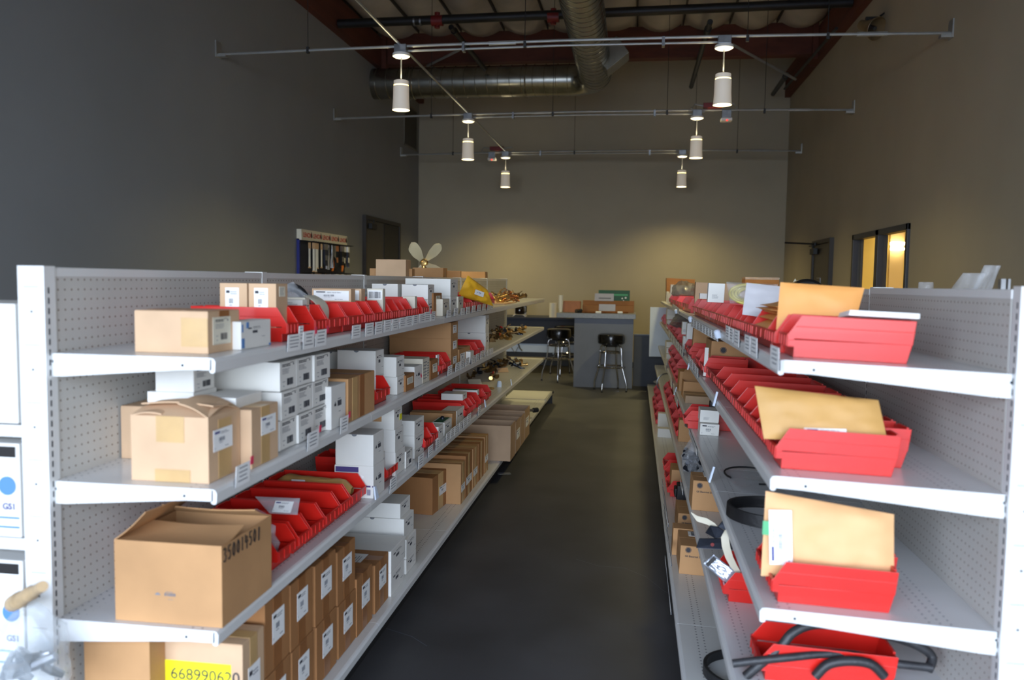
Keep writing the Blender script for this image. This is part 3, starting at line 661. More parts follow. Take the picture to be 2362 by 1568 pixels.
for ri, (z, L, n) in enumerate(rows):
    rr = MB(); rr.box(.03, .03, z - .02, .034, WID - .03, z - .005)
    for i in range(n):
        y = .07 + i * (WID - .1) / n; rr.cyl((.03, y, z - .01), (.19, y, z + .004), .003, 5)
    rr.build('hook_row', 'pipe_black', r)
    for i in range(n):
        k = kinds[ri][i]; y = .07 + i * (WID - .1) / n; LL = L * random.uniform(.8, 1.0) * (.8 if k == 'pack' else 1)
        m1, m2 = {'blade': ('paper', 'card_light'), 'snips': ('grey_bag', 'metal'), 'saw': (random.choice(['orange_tool', 'black', 'rack_blue']), 'metal'), 'pack': (random.choice(['navy', 'black', 'navy', 'metal_dark']), random.choice(['paper', 'card_light', 'tan_box', 'metal']))}[k]
        o = tool(k, LL, m1, m2).build('hanging_tool', [m1, m2], None, TR(XL + random.uniform(.10, .17), RY_ + y, RZ_ + z - .012) @ RZ(random.uniform(-.3, .3)), smooth=k in ('snips', 'saw'))
        tag(o, '%s, %s on the %s row of the blue rack' % (desc[k], ORD[i], ('upper', 'lower')[ri]), 'tool', 'tools on the blue wall rack')
# ------------------------------------------------------------------ stock builders
INFO = {}
def rects(style, w, h, rnd):
    """printed marks of a label or box face: (x0, z0, x1, z1, material slot)"""
    R = []
    def lines(x, z, ww, n, lh, gap, mi=1, jit=.35):
        for i in range(n):
            L = ww * (1 - rnd.random() * jit); xx = x; zz = z - i * gap
            while xx < x + L:   # words
                k = min(rnd.uniform(.06, .16) * w, x + L - xx); R.append((xx, zz, xx + k * .82, zz + lh, mi)); xx += k
    def bars(x, z, ww, hh, mi=0):
        xx = x
        while xx < x + ww:
            k = rnd.choice([.012, .02, .03]) * ww * 1.6; R.append((xx, z, min(xx + k, x + ww), z + hh, mi)); xx += k + rnd.choice([.014, .03]) * ww * 1.4
    if style == 'ship':
        R.append((.07 * w, .80 * h, .33 * w, .90 * h, 0)); lines(.38 * w, .83 * h, .5 * w, 2, .03 * h, .07 * h, 1)
        bars(.28 * w, .42 * h, .3 * w, .18 * h, 1); lines(.3 * w, .34 * h, .26 * w, 1, .03 * h, .1 * h, 1); lines(.6 * w, .12 * h, .3 * w, 1, .03 * h, .1 * h, 1); R.append((.05 * w, .12 * h, .08 * w, .18 * h, 1))
    elif style == 'barcode':
        lines(.14 * w, .88 * h, .5 * w, 2, .035 * h, .055 * h, 0, .1); lines(.14 * w, .74 * h, .5 * w, 5, .014 * h, .04 * h, 1); lines(.62 * w, .92 * h, .3 * w, 1, .02 * h, .04 * h, 0); R.append((.8 * w, .84 * h, .84 * w, .90 * h, 0))
        bars(.42 * w, .16 * h, .36 * w, .24 * h); lines(.16 * w, .30 * h, .16 * w, 1, .02 * h, .1 * h, 1); R.append((.2 * w, .14 * h, .24 * w, .18 * h, 1)); R.append((.02 * w, .02 * h, .70 * w, .028 * h, 1))
    elif style == 'std':
        R.append((.16 * w, .70 * h, .30 * w, .76 * h, 0)); lines(.36 * w, .76 * h, .45 * w, 1, .025 * h, .08 * h, 0); lines(.36 * w, .70 * h, .5 * w, 1, .015 * h, .08 * h, 1); bars(.34 * w, .50 * h, .2 * w, .12 * h); lines(.72 * w, .3 * h, .2 * w, 1, .02 * h, .1 * h, 1)
    elif style == 'logo':
        R.append((.2 * w, .52 * h, .32 * w, .58 * h, 0)); R.append((.235 * w, .58 * h, .285 * w, .62 * h, 1)); bars(.42 * w, .5 * h, .26 * w, .13 * h); lines(.45 * w, .66 * h, .2 * w, 1, .02 * h, .1 * h, 1); lines(.5 * w, .36 * h, .2 * w, 1, .015 * h, .1 * h, 1)
    elif style == 'card':
        n = 4
        for i in range(n):
            z = (.82 - .2 * i) * h; ww = rnd.uniform(.45, .75) * w; R.append(((w - ww) / 2, z, (w + ww) / 2, z + .05 * h, 1))
    elif style == 'text': lines(.1 * w, .82 * h, .8 * w, 6, .04 * h, .13 * h, 1, .3)
    elif style == 'bars': bars(.1 * w, .15 * h, .8 * w, .7 * h)
    return R
def marks(rs, y=-.0009, t=.0004):
    m = MB()
    for x0, z0, x1, z1, mi in rs: m.box(x0, y - t, z0, x1, y, z1, mi)
    return m
def face(o, f):
    """frame, width, height of a face of a box-like thing (local y = into the box)"""
    sh, w, d, h = INFO[o]['sh'], INFO[o]['w'], INFO[o]['d'], INFO[o]['h']
    if f == 'front': return fr((-w / 2, -d / 2, 0), (1, 0, 0), (0, 0, 1), (0, 1, 0)), w, h
    if f == 'top': return fr((-w / 2, -d / 2, h), (1, 0, 0), (0, 1, 0), (0, 0, -1)), w, d
    if sh.side == 'L': return fr((-w / 2, d / 2, 0), (0, -1, 0), (0, 0, 1), (1, 0, 0)), d, h
    return fr((w / 2, -d / 2, 0), (0, 1, 0), (0, 0, 1), (-1, 0, 0)), d, h
_rn = random.Random(5)
def sticker(o, f, cx, cz, w, h, style='ship', m='paper', ink=('ink', 'ink_soft'), name='label', rot=0., lift=0.):
    M, fw, fh = face(o, f); w = w if w < 0 else w * fw; h = h * fh
    T_ = M @ TR(cx * fw, -lift, cz * fh) @ RY(rot) @ TR(-w / 2, 0, -h / 2)
    b = MB().box(0, -.0012, 0, w, -.0003, h); lb = b.build(name, m, o, T_)
    rs = rects(style, w, h, _rn) if style else []
    if rs: marks(rs, -.0012, .0003).build('print', list(ink), lb)
    return lb
def facemark(o, f, style, cx=.5, cz=.5, w=1., h=1., ink=('ink', 'ink_soft')):
    M, fw, fh = face(o, f); w *= fw; h *= fh
    return marks(rects(style, w, h, _rn), -.0004, .0004).build('print', list(ink), o, M @ TR(cx * fw - w / 2, 0, cz * fh - h / 2))
def reg(o, sh, a, d0, w, d, h, h0): INFO[o] = dict(sh=sh, a=a, d0=d0, w=w, d=d, h=h, h0=h0, top=h0 + h); return o
def box(sh, near, xf, xr, yt, label, m='card', cat='carton', group=None, h0=0., tape=None, tm='tape', name='carton', seam=True, rz=0., gap=.004, notch=False, bev=.0025):
    a, d0, w, d, h = sh.fit(near, xf, xr, yt, h0)
    _e = (sh.M(a, d0, 0).to_translation().y + w / 2); 
    if _e > (LEND if sh.side == 'L' else RJ[-1]) + .05: print('BEYOND', label, round(_e, 2))
    d = max(.02, min(d, sh.depth - d0 - .004 if d0 >= 0 else d)); w -= gap; d -= gap; h -= .001
    b = MB(); b.box(-w / 2, -d / 2, 0, w / 2, d / 2, h - (.0016 if seam else 0))
    if seam: b.box(-w / 2 + .001, -d / 2 + .001, h - .0015, -.0012, d / 2 - .001, h); b.box(.0012, -d / 2 + .001, h - .0015, w / 2 - .001, d / 2 - .001, h)
    o = b.build(name, m, None, sh.M(a, d0 + d / 2 + gap / 2, h0 + .0006, rz), bevel=bev)
    reg(o, sh, a, d0, w, d, h, h0); tag(o, label, cat, group)
    if tape:
        t = MB(); tw = min(.052, w * .34); e = .0006
        if 't' in tape: t.box(-tw / 2, -d / 2 - e, h, tw / 2, d / 2 + e, h + e)
        fz = 0 if 'F' in tape else h * .68
        if 'f' in tape or 'F' in tape: t.box(-tw / 2, -d / 2 - e * 1.6, fz + .002, tw / 2, -d / 2 - e * .2, h + e)
        if 'b' in tape: t.box(-tw / 2, -d / 2 - e * 1.6, .002, tw / 2, -d / 2 - e * .2, h * .24)
        if 'n' in tape:
            s = -1 if sh.side == 'L' else 1; x0, x1 = sorted((s * (w / 2 + e * .2), s * (w / 2 + e * 1.6))); t.box(x0, -.025, h * .7, x1, .025, h + e)
        t.build('tape', tm, o)
    if notch:   # thumb notch of a tuck-top box, on the face turned to the aisle mouth
        M, fw, fh = face(o, 'near'); n = MB(); k = 10; r_ = .011
        n.prism([(r_ * math.cos(math.pi + math.pi * i / k), fh - .0006 + r_ * .8 * math.sin(math.pi + math.pi * i / k)) for i in range(k + 1)], -.0006, .0004, 'y', 0, M @ TR(fw * .5, 0, 0))
        n.box(.004, -.0006, fh - .0012, fw - .004, .0002, fh - .0004, 0, M)
        n.build('thumb_notch', 'ink_soft', o)
    return o
def white(sh, near, xf, xr, yt, label, style='std', notch=True, group=None, h0=0., m='white_card', **k):
    o = box(sh, near, xf, xr, yt, label, m, k.pop('cat', 'box'), group, h0, name='white_box', seam=False, notch=notch, bev=.003, **k)
    if style: facemark(o, 'front', style)
    return o
BINM = {}
def bin_mesh(w, d, h, flip):
    k = (round(w, 3), round(d, 3), round(h, 3), flip)
    if k in BINM: return BINM[k]
    b = MB(); t = .0028; F, B = -d / 2, d / 2; i = .0035
    up = [(F, .40 * h), (F, .53 * h), (F + .10 * d, h), (B, h), (B - .015 * d, .44 * h), (F + .055 * d, .44 * h), (F + .05 * d, .40 * h)]
    lo = [(F + .055 * d, 0), (F + .055 * d, .24 * h), (F + .002, .24 * h), (F + .002, .41 * h), (B - .015 * d, .45 * h), (B - .05 * d, 0)]
    ridge = [(F + .055 * d, .72 * h), (F + .06 * d, .745 * h), (B - .004 * d, .745 * h), (B - .006 * d, .72 * h)]
    for s in (-1, 1):
        x = sorted((s * w / 2, s * (w / 2 - t))); b.prism(up, x[0], x[1], 'x')
        x = sorted((s * (w / 2 - i), s * (w / 2 - i - t))); b.prism(lo, x[0], x[1], 'x')
        x = sorted((s * (w / 2 + .0012), s * (w / 2 - .001))); b.prism(ridge, x[0], x[1], 'x')
    wi = w / 2 - .001
    b.box(-wi + i, F + .055 * d, 0, wi - i, B - .05 * d, .003)
    b.prism([(B - t, h * .96), (B, h * .96), (B - .05 * d, 0), (B - .05 * d - t, 0)], -wi + i, wi - i, 'x')
    b.box(-w * .28, B - t * 1.5, h * .9, w * .28, B + t, h)
    b.box(-wi, F, .24 * h, wi, F + t, .52 * h)                      # lip with label ledge
    b.box(-wi, F + t, .24 * h, wi, F + .055 * d, .26 * h)
    b.box(-wi + i, F + .055 * d, 0, wi - i, F + .055 * d + t, .26 * h)
    b.box(-wi, F - .002, .50 * h, wi, F + t * 1.6, .545 * h)
    for x in (-.42, -.15, .15, .42): b.box(x * w - .002, F - .0025, .25 * h, x * w + .002, F + .001, .5 * h)
    BINM[k] = b.mesh('red_bin', 'red_plastic', bevel=.0008); return BINM[k]
def redbin(sh, a, d0, w, d, h, label, group, h0=0., flip=False, rz=0.):
    o = put('red_bin', bin_mesh(w, d, h, flip), None, sh.M(a, d0 + d / 2, h0 + .0006, rz)); reg(o, sh, a, d0, w, d, h, h0); return tag(o, label, 'storage bin', group)
def binrow(sh, spans, y, d0, d, h, fmt, group, names=None, h0=0.):
    out = []
    for i, (x0, x1) in enumerate(spans):
        yy = y[0] + (y[1] - y[0]) * i / max(1, len(spans) - 1)
        a0 = sh.pt(x0, yy, d=d0)[0]; a1 = sh.pt(x1, yy, d=d0)[0]; w = abs(a1 - a0) - .003
        nm = names[i] if names and i < len(names) and names[i] else fmt % ORD[i]
        out.append(redbin(sh, (a0 + a1) / 2, d0, w, d, h, nm, group, h0))
    return out
def inside(sh, b, fa, fd, w, d, h, label, m, cat, name, group=None, z=.004, rz=0., prints=None, bev=.002):
    """a small box standing in a bin: fa/fd = position in the bin from its mouth corner (fractions)"""
    I = INFO[b]; a = I['a'] + I['w'] * fa; dd = I['d0'] + I['d'] * fd
    M_ = MB(); M_.box(-w / 2, -d / 2, 0, w / 2, d / 2, h); o = M_.build(name, m, None, sh.M(a, dd, I['h0'] + z, rz), bevel=bev)
    reg(o, sh, a, dd - d / 2, w, d, h, I['h0'] + z); tag(o, label, cat, group)
    return o
def pillow(nu, nv, P, th, seed, wr=.004):
    """padded sheet through P(u, v) -> (Vector, normal): closed, bulging, wrinkled"""
    b = MB(); n = (nu + 1) * (nv + 1)
    for s in (1, -1):
        for j in range(nv + 1):
            for i in range(nu + 1):
                u, v = i / nu, j / nv; p, nn = P(u, v)
                e = (1 - (2 * u - 1) ** 6) * (1 - (2 * v - 1) ** 6)
                q = noise.noise((u * 5 + seed, v * 5, seed * .7)) * wr + noise.noise((u * 11, v * 11 + seed, 2.)) * wr * .4
                b.v.append(tuple(p + nn * (s * (th / 2 * e + .0005) + q * e)))
    W_ = nu + 1
    for k, fl in ((0, False), (n, True)):
        for j in range(nv):
            for i in range(nu):
                f = (k + j * W_ + i, k + j * W_ + i + 1, k + (j + 1) * W_ + i + 1, k + (j + 1) * W_ + i); b.f.append(f[::-1] if fl else f); b.m.append(0)
    ring = [i for i in range(W_)] + [j * W_ + nu for j in range(1, nv + 1)] + [nv * W_ + i for i in range(nu - 1, -1, -1)] + [j * W_ for j in range(nv - 1, 0, -1)]
    for i in range(len(ring)): p, q = ring[i], ring[(i + 1) % len(ring)]; b.f.append((p, q, q + n, p + n)); b.m.append(0)
    return b
def env4(sh, a, px, th, m, label, name='padded_mailer', cat='mailer', seed=1, lean=(0, 0, 0, 0), wr=.004, group=None, n=(18, 14)):
    """padded mailer facing the aisle mouth; px = survey corners BL, BR, TR, TL on the cross-aisle plane at along = a (+lean each)"""
    P = []
    for (x, y), l in zip(px, lean): p = isect(x, y, sh.O + sh.x * (a + l), sh.x); P.append(p)
    c = (P[0] + P[1]) / 2; nn = sh.x * sh.sg * -1
    nn = (P[1] - P[0]).cross(P[3] - P[0]).normalized()
    f = lambda u, v: ((P[0] * (1 - u) + P[1] * u) * (1 - v) + (P[3] * (1 - u) + P[2] * u) * v - c, nn)
    o = pillow(n[0], n[1], f, th, seed, wr).build(name, m, None, TR(*c), smooth=True)
    tag(o, label, cat, group); INFO[o] = dict(P=[p - c for p in P], n=nn, th=th); return o
def envlabel(o, u0, v0, u1, v1, m='paper', style='ship', name='label', lift=None, ink=('ink_blue', 'ink_soft'), rot90=False):
    P, nn, th = INFO[o]['P'], INFO[o]['n'], INFO[o]['th']
    g = lambda u, v: (P[0] * (1 - u) + P[1] * u) * (1 - v) + (P[3] * (1 - u) + P[2] * u) * v
    A, B, D = g(u0, v0), g(u1, v0), g(u0, v1); x = (B - A).normalized(); z = (D - A); z = (z - x * z.dot(x)).normalized()
    s = 1 if nn.dot(CAM - o.matrix_basis.to_translation()) > 0 else -1; y = -nn * s
    w, h = (B - A).length, (D - A).length; k = th / 2 + .0045 if lift is None else lift
    M = fr(A + nn * s * k, x, z, y); b = MB().box(0, -.0004, 0, w, .0004, h); l = b.build(name, m, o, M)
    if style:
        if rot90: marks(rects(style, h, w, _rn), -.0004, .0003).build('print', list(ink), l, TR(w, 0, 0) @ RY(-math.pi / 2))
        else: marks(rects(style, w, h, _rn), -.0004, .0003).build('print', list(ink), l)
    return l
def blob(M, size, m, label, cat, name='plastic_bag', seed=0, amp=.35, sub=3, content=None, group=None, fr_=2.2):
    bm = bmesh.new(); bmesh.ops.create_icosphere(bm, subdivisions=sub, radius=1.)
    for v in bm.verts:
        p = v.co.copy(); q = 1 + amp * noise.noise(p * fr_ + Vector((seed * 3.1, 0, 0))) + amp * .5 * abs(noise.noise(p * fr_ * 2.3 + Vector((0, seed, 0))))
        z = max(p.z * q, -.55) + .55
        v.co = Vector((p.x * q * size[0] / 2, p.y * q * size[1] / 2, z * size[2] / 1.6))
    me = bpy.data.meshes.new(name); bm.to_mesh(me); bm.free(); me.materials.append(MATS[m])
    o = put(name, me, None, M); tag(o, label, cat, group)
    if content:
        rnd = random.Random(seed); c = MB()
        for k in range(content[1]):
            x, y = rnd.uniform(-.3, .3) * size[0], rnd.uniform(-.3, .3) * size[1]; z = rnd.uniform(.1, .55) * size[2]; r = rnd.uniform(.006, .014)
            dv = Vector((rnd.uniform(-1, 1), rnd.uniform(-1, 1), rnd.uniform(-.5, .5))).normalized() * rnd.uniform(.02, .045); p = Vector((x, y, z))
            c.tube([p - dv, p, p + dv], [r, r * 1.3, r], 8)
        c.build('fittings', content[0], o, smooth=True)
    return o
def tags_(sh, spec, secs, pink=()):
    """cards clipped in the price rail: (x centre, width px, y top, y bottom)"""
    for k, (xc, wp, yt, yb) in enumerate(spec):
        a0, _, h0 = sh.pt(xc - wp / 2, yb, d=-.013); a1, _, h1 = sh.pt(xc - wp / 2, yt, d=-.013); a2 = sh.pt(xc + wp / 2, yb, d=-.013)[0]
        w = max(.012, abs(a2 - a0)); h = max(.02, h1 - h0); ac = (a0 + a2) / 2
        P = sh.O + sh.x * ac
        cand = [(i, SHELVES[(id(sh), i)]) for i in range(9) if (id(sh), i) in SHELVES]
        i, (obj, M, y0, y1) = min(cand, key=lambda c: abs((c[1][2] + c[1][3]) / 2 - P.y))
        m = MB(); m.box(-w / 2, -.0007, 0, w / 2, .0003, h, 0)
        for x0, z0, x1, z1, mi in rects('card', w, h, _rn): m.box(x0 - w / 2, -.0012, z0, x1 - w / 2, -.0007, z1, 1)
        m.box(-w / 2 + .002, .0003, 0, w / 2 - .002, .004, min(h * .5, .035), 2)
        if k in pink: m.box(w / 2 - .002, -.002, h - .012, w / 2 + .016, -.0014, h + .010, 3)
        W_ = sh.M(ac, -.0130, h0) @ RX(math.radians(3))
        m.build('shelf_tag', ['paper', 'ink_soft', 'steel_dark_slot', 'pink'], obj, M.inverted() @ W_)
def valve(kind, rnd):
    b = MB(); L = rnd.uniform(.05, .085); r = rnd.uniform(.011, .016)
    b.lathe([(0, -L), (r * 1.35, -L), (r * 1.35, -L * .7), (r, -L * .65), (r * 1.1, 0), (r, L * .6), (r * 1.4, L * .66), (r * 1.4, L), (0, L)], 10, 0, RY(math.pi / 2), cap=False)
    b.cyl((0, 0, 0), (0, 0, r * 3.2), r * .8, 8); b.lathe([(0, r * 2.2), (r * 1.2, r * 2.2), (r * 1.2, r * 2.9), (0, r * 2.9)], 6, 0, None, cap=False)
    b.tube([(L * .2, 0, 0), (L * .3, r * 2.6, 0)], r * .85, 8)
    return b
def pile(sh, pts, label, group, seed, mats, red=()):
    """pts: survey pixels of each valve on the shelf (x, y, extra height)"""
    rnd = random.Random(seed)
    for k, (x, y, hh) in enumerate(pts):
        a, d, _ = sh.pt(x, y, hh); m = mats[k % len(mats)]
        M = sh.M(a, d, hh + .021) @ RZ(rnd.uniform(0, 6.28)) @ RY(rnd.uniform(-.5, .5)) @ RX(rnd.uniform(-.8, .8))
        o = valve(0, rnd).build('valve', m, None, M, smooth=True); tag(o, label % ORD[k], 'valve', group)
        h = MB(); c = 'ink_red' if k in red else ('chrome' if k % 3 == 0 else m)
        if k % 3 == 0: h.lathe([(.006, .044), (.015, .046), (.015, .052), (.004, .052)], 14, 0)
        else: h.tube([(0, 0, .045), (.02, 0, .05), (.065, .0, .062)], [.006, .006, .005], 6, 0, None, False, .6)
        h.build('handle', c, o, smooth=True)
def strokes(paths, r, m, o, M):
    """handwritten marker strokes on a face"""
    b = MB()
    for p in paths: b.tube([(x, -.0003, z) for x, z in p], r, 5, flat=.2) if False else b.tube([(x, -.0004, z) for x, z in p], r, 6)
    return b.build('handwriting', m, o, M)
def opencarton(sh, near, xf, xr, yt, label, m='card', flaps=(), bw=1.0, h0=0., name='carton', cut=0., group=None, rz=0.):
    """open-topped carton; flaps: (side, angle above flat closed in degrees, length)"""
    a, d0, w, d, h = sh.fit(near, xf, xr, yt, h0); d = min(d, sh.depth - d0 - .004); t = .004; w -= .004
    b = MB(); x, y = w / 2, d / 2
    b.box(-x, -y, 0, x, y, t); b.box(-x, -y, t, -x + t, y, h - (cut if sh.side == 'R' else 0)); b.box(x - t, -y, t, x, y, h)
    b.box(-x + t, -y, t, x - t, -y + t, h - cut); b.box(-x + t, y - t, t, x - t, y, h)
    o = b.build(name, m, None, sh.M(a, d0 + d / 2, h0 + .0006, rz)); reg(o, sh, a, d0, w, d, h, h0); tag(o, label, 'carton', group)
    for s, ang, ln in flaps:
        r = math.radians(ang); n = sh.side == 'L'
        s = {'near': 'x-' if n else 'x+', 'far': 'x+' if n else 'x-', 'front': 'y-', 'rear': 'y+'}[s]
        f = MB(); k = 8; L = w if s[0] == 'y' else d
        def pt(u, v):   # u along the hinge 0..1, v out from the hinge 0..1
            e = L * (u - .5) * (1 - .06 * v); q = ln * v; bow = bw * (.012 * math.sin(math.pi * u) * v + .01 * math.sin(math.pi * v))
            inn, up = q * math.cos(r), q * math.sin(r) + bow
            if s[0] == 'x': X = (-x + inn) if s[1] == '-' else (x - inn); return (X, e, h + up)
            Y = (-y + inn) if s[1] == '-' else (y - inn); return (e, Y, h + up)
        for j in range(k + 1):
            for i in range(k + 1):
                p = pt(i / k, j / k); f.v.append(p)
        N = len(f.v); f.v += [(p[0], p[1], p[2] + t * .8) for p in f.v[:N]]
        for j in range(k):
            for i in range(k):
                q = j * (k + 1) + i; f.f += [(q, q + 1, q + k + 2, q + k + 1), (N + q, N + q + k + 1, N + q + k + 2, N + q + 1)]; f.m += [0, 0]
        rg = list(range(k + 1)) + [j * (k + 1) + k for j in range(1, k + 1)] + [k * (k + 1) + i for i in range(k - 1, -1, -1)] + [j * (k + 1) for j in range(k - 1, 0, -1)]
        for i in range(len(rg)): p, q = rg[i], rg[(i + 1) % len(rg)]; f.f.append((p, q, N + q, N + p)); f.m.append(0)
        f.build('flap', m, o, smooth=True)
    return o
CS = 'the carton shelving'
# ================================================================== carton shelving, top shelf
o = box(L1, (481, 817), 555, 309, 718, 'tan carton with pale tape patch at the mouth end of the top shelf', 'card_light', tape='tf', tm='tape_brown')
sticker(o, 'front', .42, .52, .56, .66, 'barcode', 'paper_cream'); sticker(o, 'near', .82, .5, .36, .68, None, 'tape', name='tape_patch', lift=.0004)
o = box(L1, (557, 808), 627, .06, 742, 'white box with blue printed corners lying before the first red bin', 'white_card', 'box', name='white_box', seam=False)
facemark(o, 'front', 'std', .5, .55, .8, .8)
M_, fw, fh = face(o, 'front'); marks([(.01 * fw, .05 * fh, .10 * fw, .4 * fh, 0), (.02 * fw, .62 * fh, .06 * fw, .9 * fh, 0), (.16 * fw, .75 * fh, .24 * fw, .97 * fh, 0), (.92 * fw, .02 * fh, .985 * fw, .10 * fh, 0)]).build('corner_print', 'blue_print', o, M_)
G1 = 'red bins on the carton shelving top shelf'
sp = [(661, 689), (725, 754), (756, 798), (800, 838), (840, 860), (862, 884), (885, 902), (903, 920), (921, 933), (934, 950), (951, 966), (973, 990)]
nm = ['first red bin on the top carton shelf holding two stickered cartons', 'red bin holding white packets second along the top carton shelf', 'red bin with a bagged ring third along the top carton shelf', 'wide nearly empty red bin fourth along the top carton shelf']
b1 = binrow(L1, sp, (745, 705), .03, .31, .104, '%s red bin from the mouth end of the top carton shelf', G1, nm)
M1 = b1[0]
for k in (0, 1):
    o = inside(L1, M1, .06, .26 + .30 * k, .085, .088, .172, ['brown carton with round stickered label standing in first red bin, aisle side', 'brown carton with round stickered label standing in first red bin, panel side'][k], 'card_light', 'carton', 'carton', 'stickered cartons in the first red bin')
    sticker(o, 'near', .46, .68, .5, .48, 'ship')
    if k == 0: sticker(o, 'front', .5, .86, .5, .18, 'text', 'paper_cream')
for b, fa, fd, w, d, h, lb, m, st in ((1, .0, .34, .04, .10, .118, 'white printed packet standing in the second red bin', 'white_card', 'text'), (1, -.25, .55, .05, .12, .120, 'second white packet at the back of the second red bin', 'white_card', 'text'), (1, .3, .42, .04, .14, .125, 'cream carton slipped behind the white packets in a bin', 'cream_card', 'std'),
        (4, -.1, .45, .05, .16, .150, 'tan carton with white label in the fifth red bin', 'card_light', 'ship'), (5, .0, .5, .05, .18, .150, 'tan carton with white label in the sixth red bin', 'card_light', 'ship'), (6, .0, .16, .035, .07, .150, 'slim striped packet standing in the seventh red bin mouth', 'cream_card', 'bars'), (10, .1, .10, .04, .06, .11, 'small cream box at the mouth of the eleventh red bin', 'cream_card', None)):
    o = inside(L1, b1[b], fa, fd, w, d, h, lb, m, 'packet' if 'packet' in lb else 'carton', 'packet' if 'packet' in lb else 'carton')
    if st in ('ship', 'bars'): sticker(o, 'near', .5, .82, .9, .26, st)
    elif st: facemark(o, 'near', st, .5, .8, .9, .35); facemark(o, 'front', st)
I = INFO[b1[2]]
o = blob(L1.M(I['a'], I['d0'] + .17, .02), (.10, .15, .15), 'clear_bag', 'crumpled clear bag around a black ring in the third red bin', 'bag', seed=4)
m = MB(); m.tube([(0, .055 * math.cos(t_ * math.pi / 12), .085 + .055 * math.sin(t_ * math.pi / 12)) for t_ in range(24)], .016, 10, closed=True); m.build('ring', 'rubber', o, smooth=True)
o = pillow(8, 10, lambda u, v: (Vector(((u - .5) * .10, -.03 * math.sin(v * 3), v * .11)), Vector((0, -1, 0))), .004, 3, .002).build('hang_tag', 'paper_cream', None, L1.M(I['a'] - .01, I['d0'] + .05, .035) @ RX(-.5), smooth=True); tag(o, 'cream paper tag draped over the lip of the third red bin', 'tag')
# white boxes behind and beyond the bins
lo = white(L1, (988, None, .05), 1003, .145, 691, 'lower white tuck box behind the last red bin, aisle side', h0=0, group='white tuck boxes in the top shelf stack')
up = white(L1, (988, None, .05), 1003, .145, 656, 'upper white tuck box above the red bins, aisle side of its pair', h0=INFO[lo]['top'], group='white tuck boxes in the top shelf stack')
I = INFO[lo]
for k, (hh, h0, lb) in enumerate(((I['h'], 0, 'lower white tuck box behind the red bins, panel side'), (INFO[up]['h'], I['top'], 'upper white tuck box above the red bins, panel side of its pair'))):
    b = MB(); b.box(-I['w'] / 2, -.07, 0, I['w'] / 2, .07, hh); o = b.build('white_box', 'white_card', None, L1.M(I['a'] - .01, I['d0'] + I['d'] + .09, h0 + .001), bevel=.003); reg(o, L1, I['a'] - .01, 0, I['w'], .14, hh, h0); tag(o, lb, 'box', 'white tuck boxes in the top shelf stack')
    M_, fw, fh = face(o, 'near'); n = MB(); n.prism([(.011 * math.cos(math.pi + math.pi * i / 10), fh - .0006 + .009 * math.sin(math.pi + math.pi * i / 10)) for i in range(11)], -.0006, .0004, 'y', 0, M_ @ TR(fw * .5, 0, 0)); n.build('thumb_notch', 'ink_soft', o)
o = box(L1, (1001, None, .04), 1020, .06, 676, 'brown carton with torn top and label between the white boxes', 'card_dark'); sticker(o, 'front', .55, .7, .5, .36, 'ship', 'paper_cream')
lo = white(L1, (1040, None, .03), 1057, .27, 683, 'lower large white box beyond the torn brown carton', h0=0, notch=False)
up = white(L1, (1040, None, .03), 1057, .27, 643, 'large white box on top of its twin near the yellow mailer', h0=INFO[lo]['top'], notch=False)
o = box(L1, (1022, None, .005), 1038, .05, 690, 'small cream box in front of the large white boxes', 'cream_card', 'box', seam=False, name='white_box'); facemark(o, 'front', 'std')
o = box(L1, (1058, None, .02), 1070, .12, 684, 'white box with dark open top beside the far red bins', 'cream_card', 'box', seam=False, name='white_box'); facemark(o, 'front', 'std')
b2 = binrow(L1, [(1072, 1088), (1089, 1104), (1105, 1117), (1118, 1128), (1129, 1141)], (700, 695), .02, .28, .104, '%s red bin beyond the large white boxes on the top shelf', 'far red bins on the carton shelving top shelf')
A_ = INFO[b2[0]]['a']
o = env4(L1, A_ - .02, [(1056, 682), (1138, 706), (1124, 668), (1079, 635)], .045, 'bright_env', 'bright yellow padded mailer lying across the far red bins', seed=3, lean=(0, .3, .25, .05), wr=.012)
envlabel(o, .3, .3, .58, .55, style='logo', lift=.035)
m = MB(); a, d, _ = L1.pt(1165, 700, 0); m.box(-.35, -.1, 0, .35, .1, .006); o = m.build('cardboard_sheet', 'card_light', None, L1.M(a, d + .05, .001)); tag(o, 'flat cardboard sheet under the brass valve pile', 'cardboard')
pile(L1, [(1146, 697, .006), (1152, 693, .006), (1160, 697, .006), (1166, 692, .006), (1174, 696, .006), (1180, 692, .006), (1190, 694, .006), (1200, 690, .006), (1156, 690, .04), (1168, 688, .045), (1178, 688, .045), (1186, 690, .03), (1150, 688, .03)], '%s brass valve in the pile at the far end of the top shelf', 'brass valves on the top shelf', 5, ['brass', 'brass', 'copper', 'brass_dark'])
tags_(L1, [(677, 29, 773, 812), (711, 26, 765, 807), (739, 25, 762, 801), (821, 20, 751, 782), (851, 19, 746, 777), (873, 17, 743, 772), (893, 17, 739, 767), (911, 16, 736, 763), (928, 15, 733, 758), (943, 15, 730, 755), (958, 13, 727, 750), (973, 14, 724, 746), (985, 13, 720, 744), (998, 11, 719, 741), (1035, 10, 715, 733), (1051, 9, 711, 729), (1067, 9, 711, 727), (1079, 9, 708, 725), (1092, 8, 705, 721), (1105, 8, 703, 718), (1116, 7, 701, 716), (1127, 6, 700, 715), (1134, 6, 699, 713)], 6, pink=(1, 2, 12))
tags_(L1, [(693, 10, 752, 790)], 6)
# ================================================================== carton shelving, middle shelf
o = box(L2, (380, None, .17), .26, .24, 940, 'tan carton at the panel behind the bulging taped carton', 'card_light')
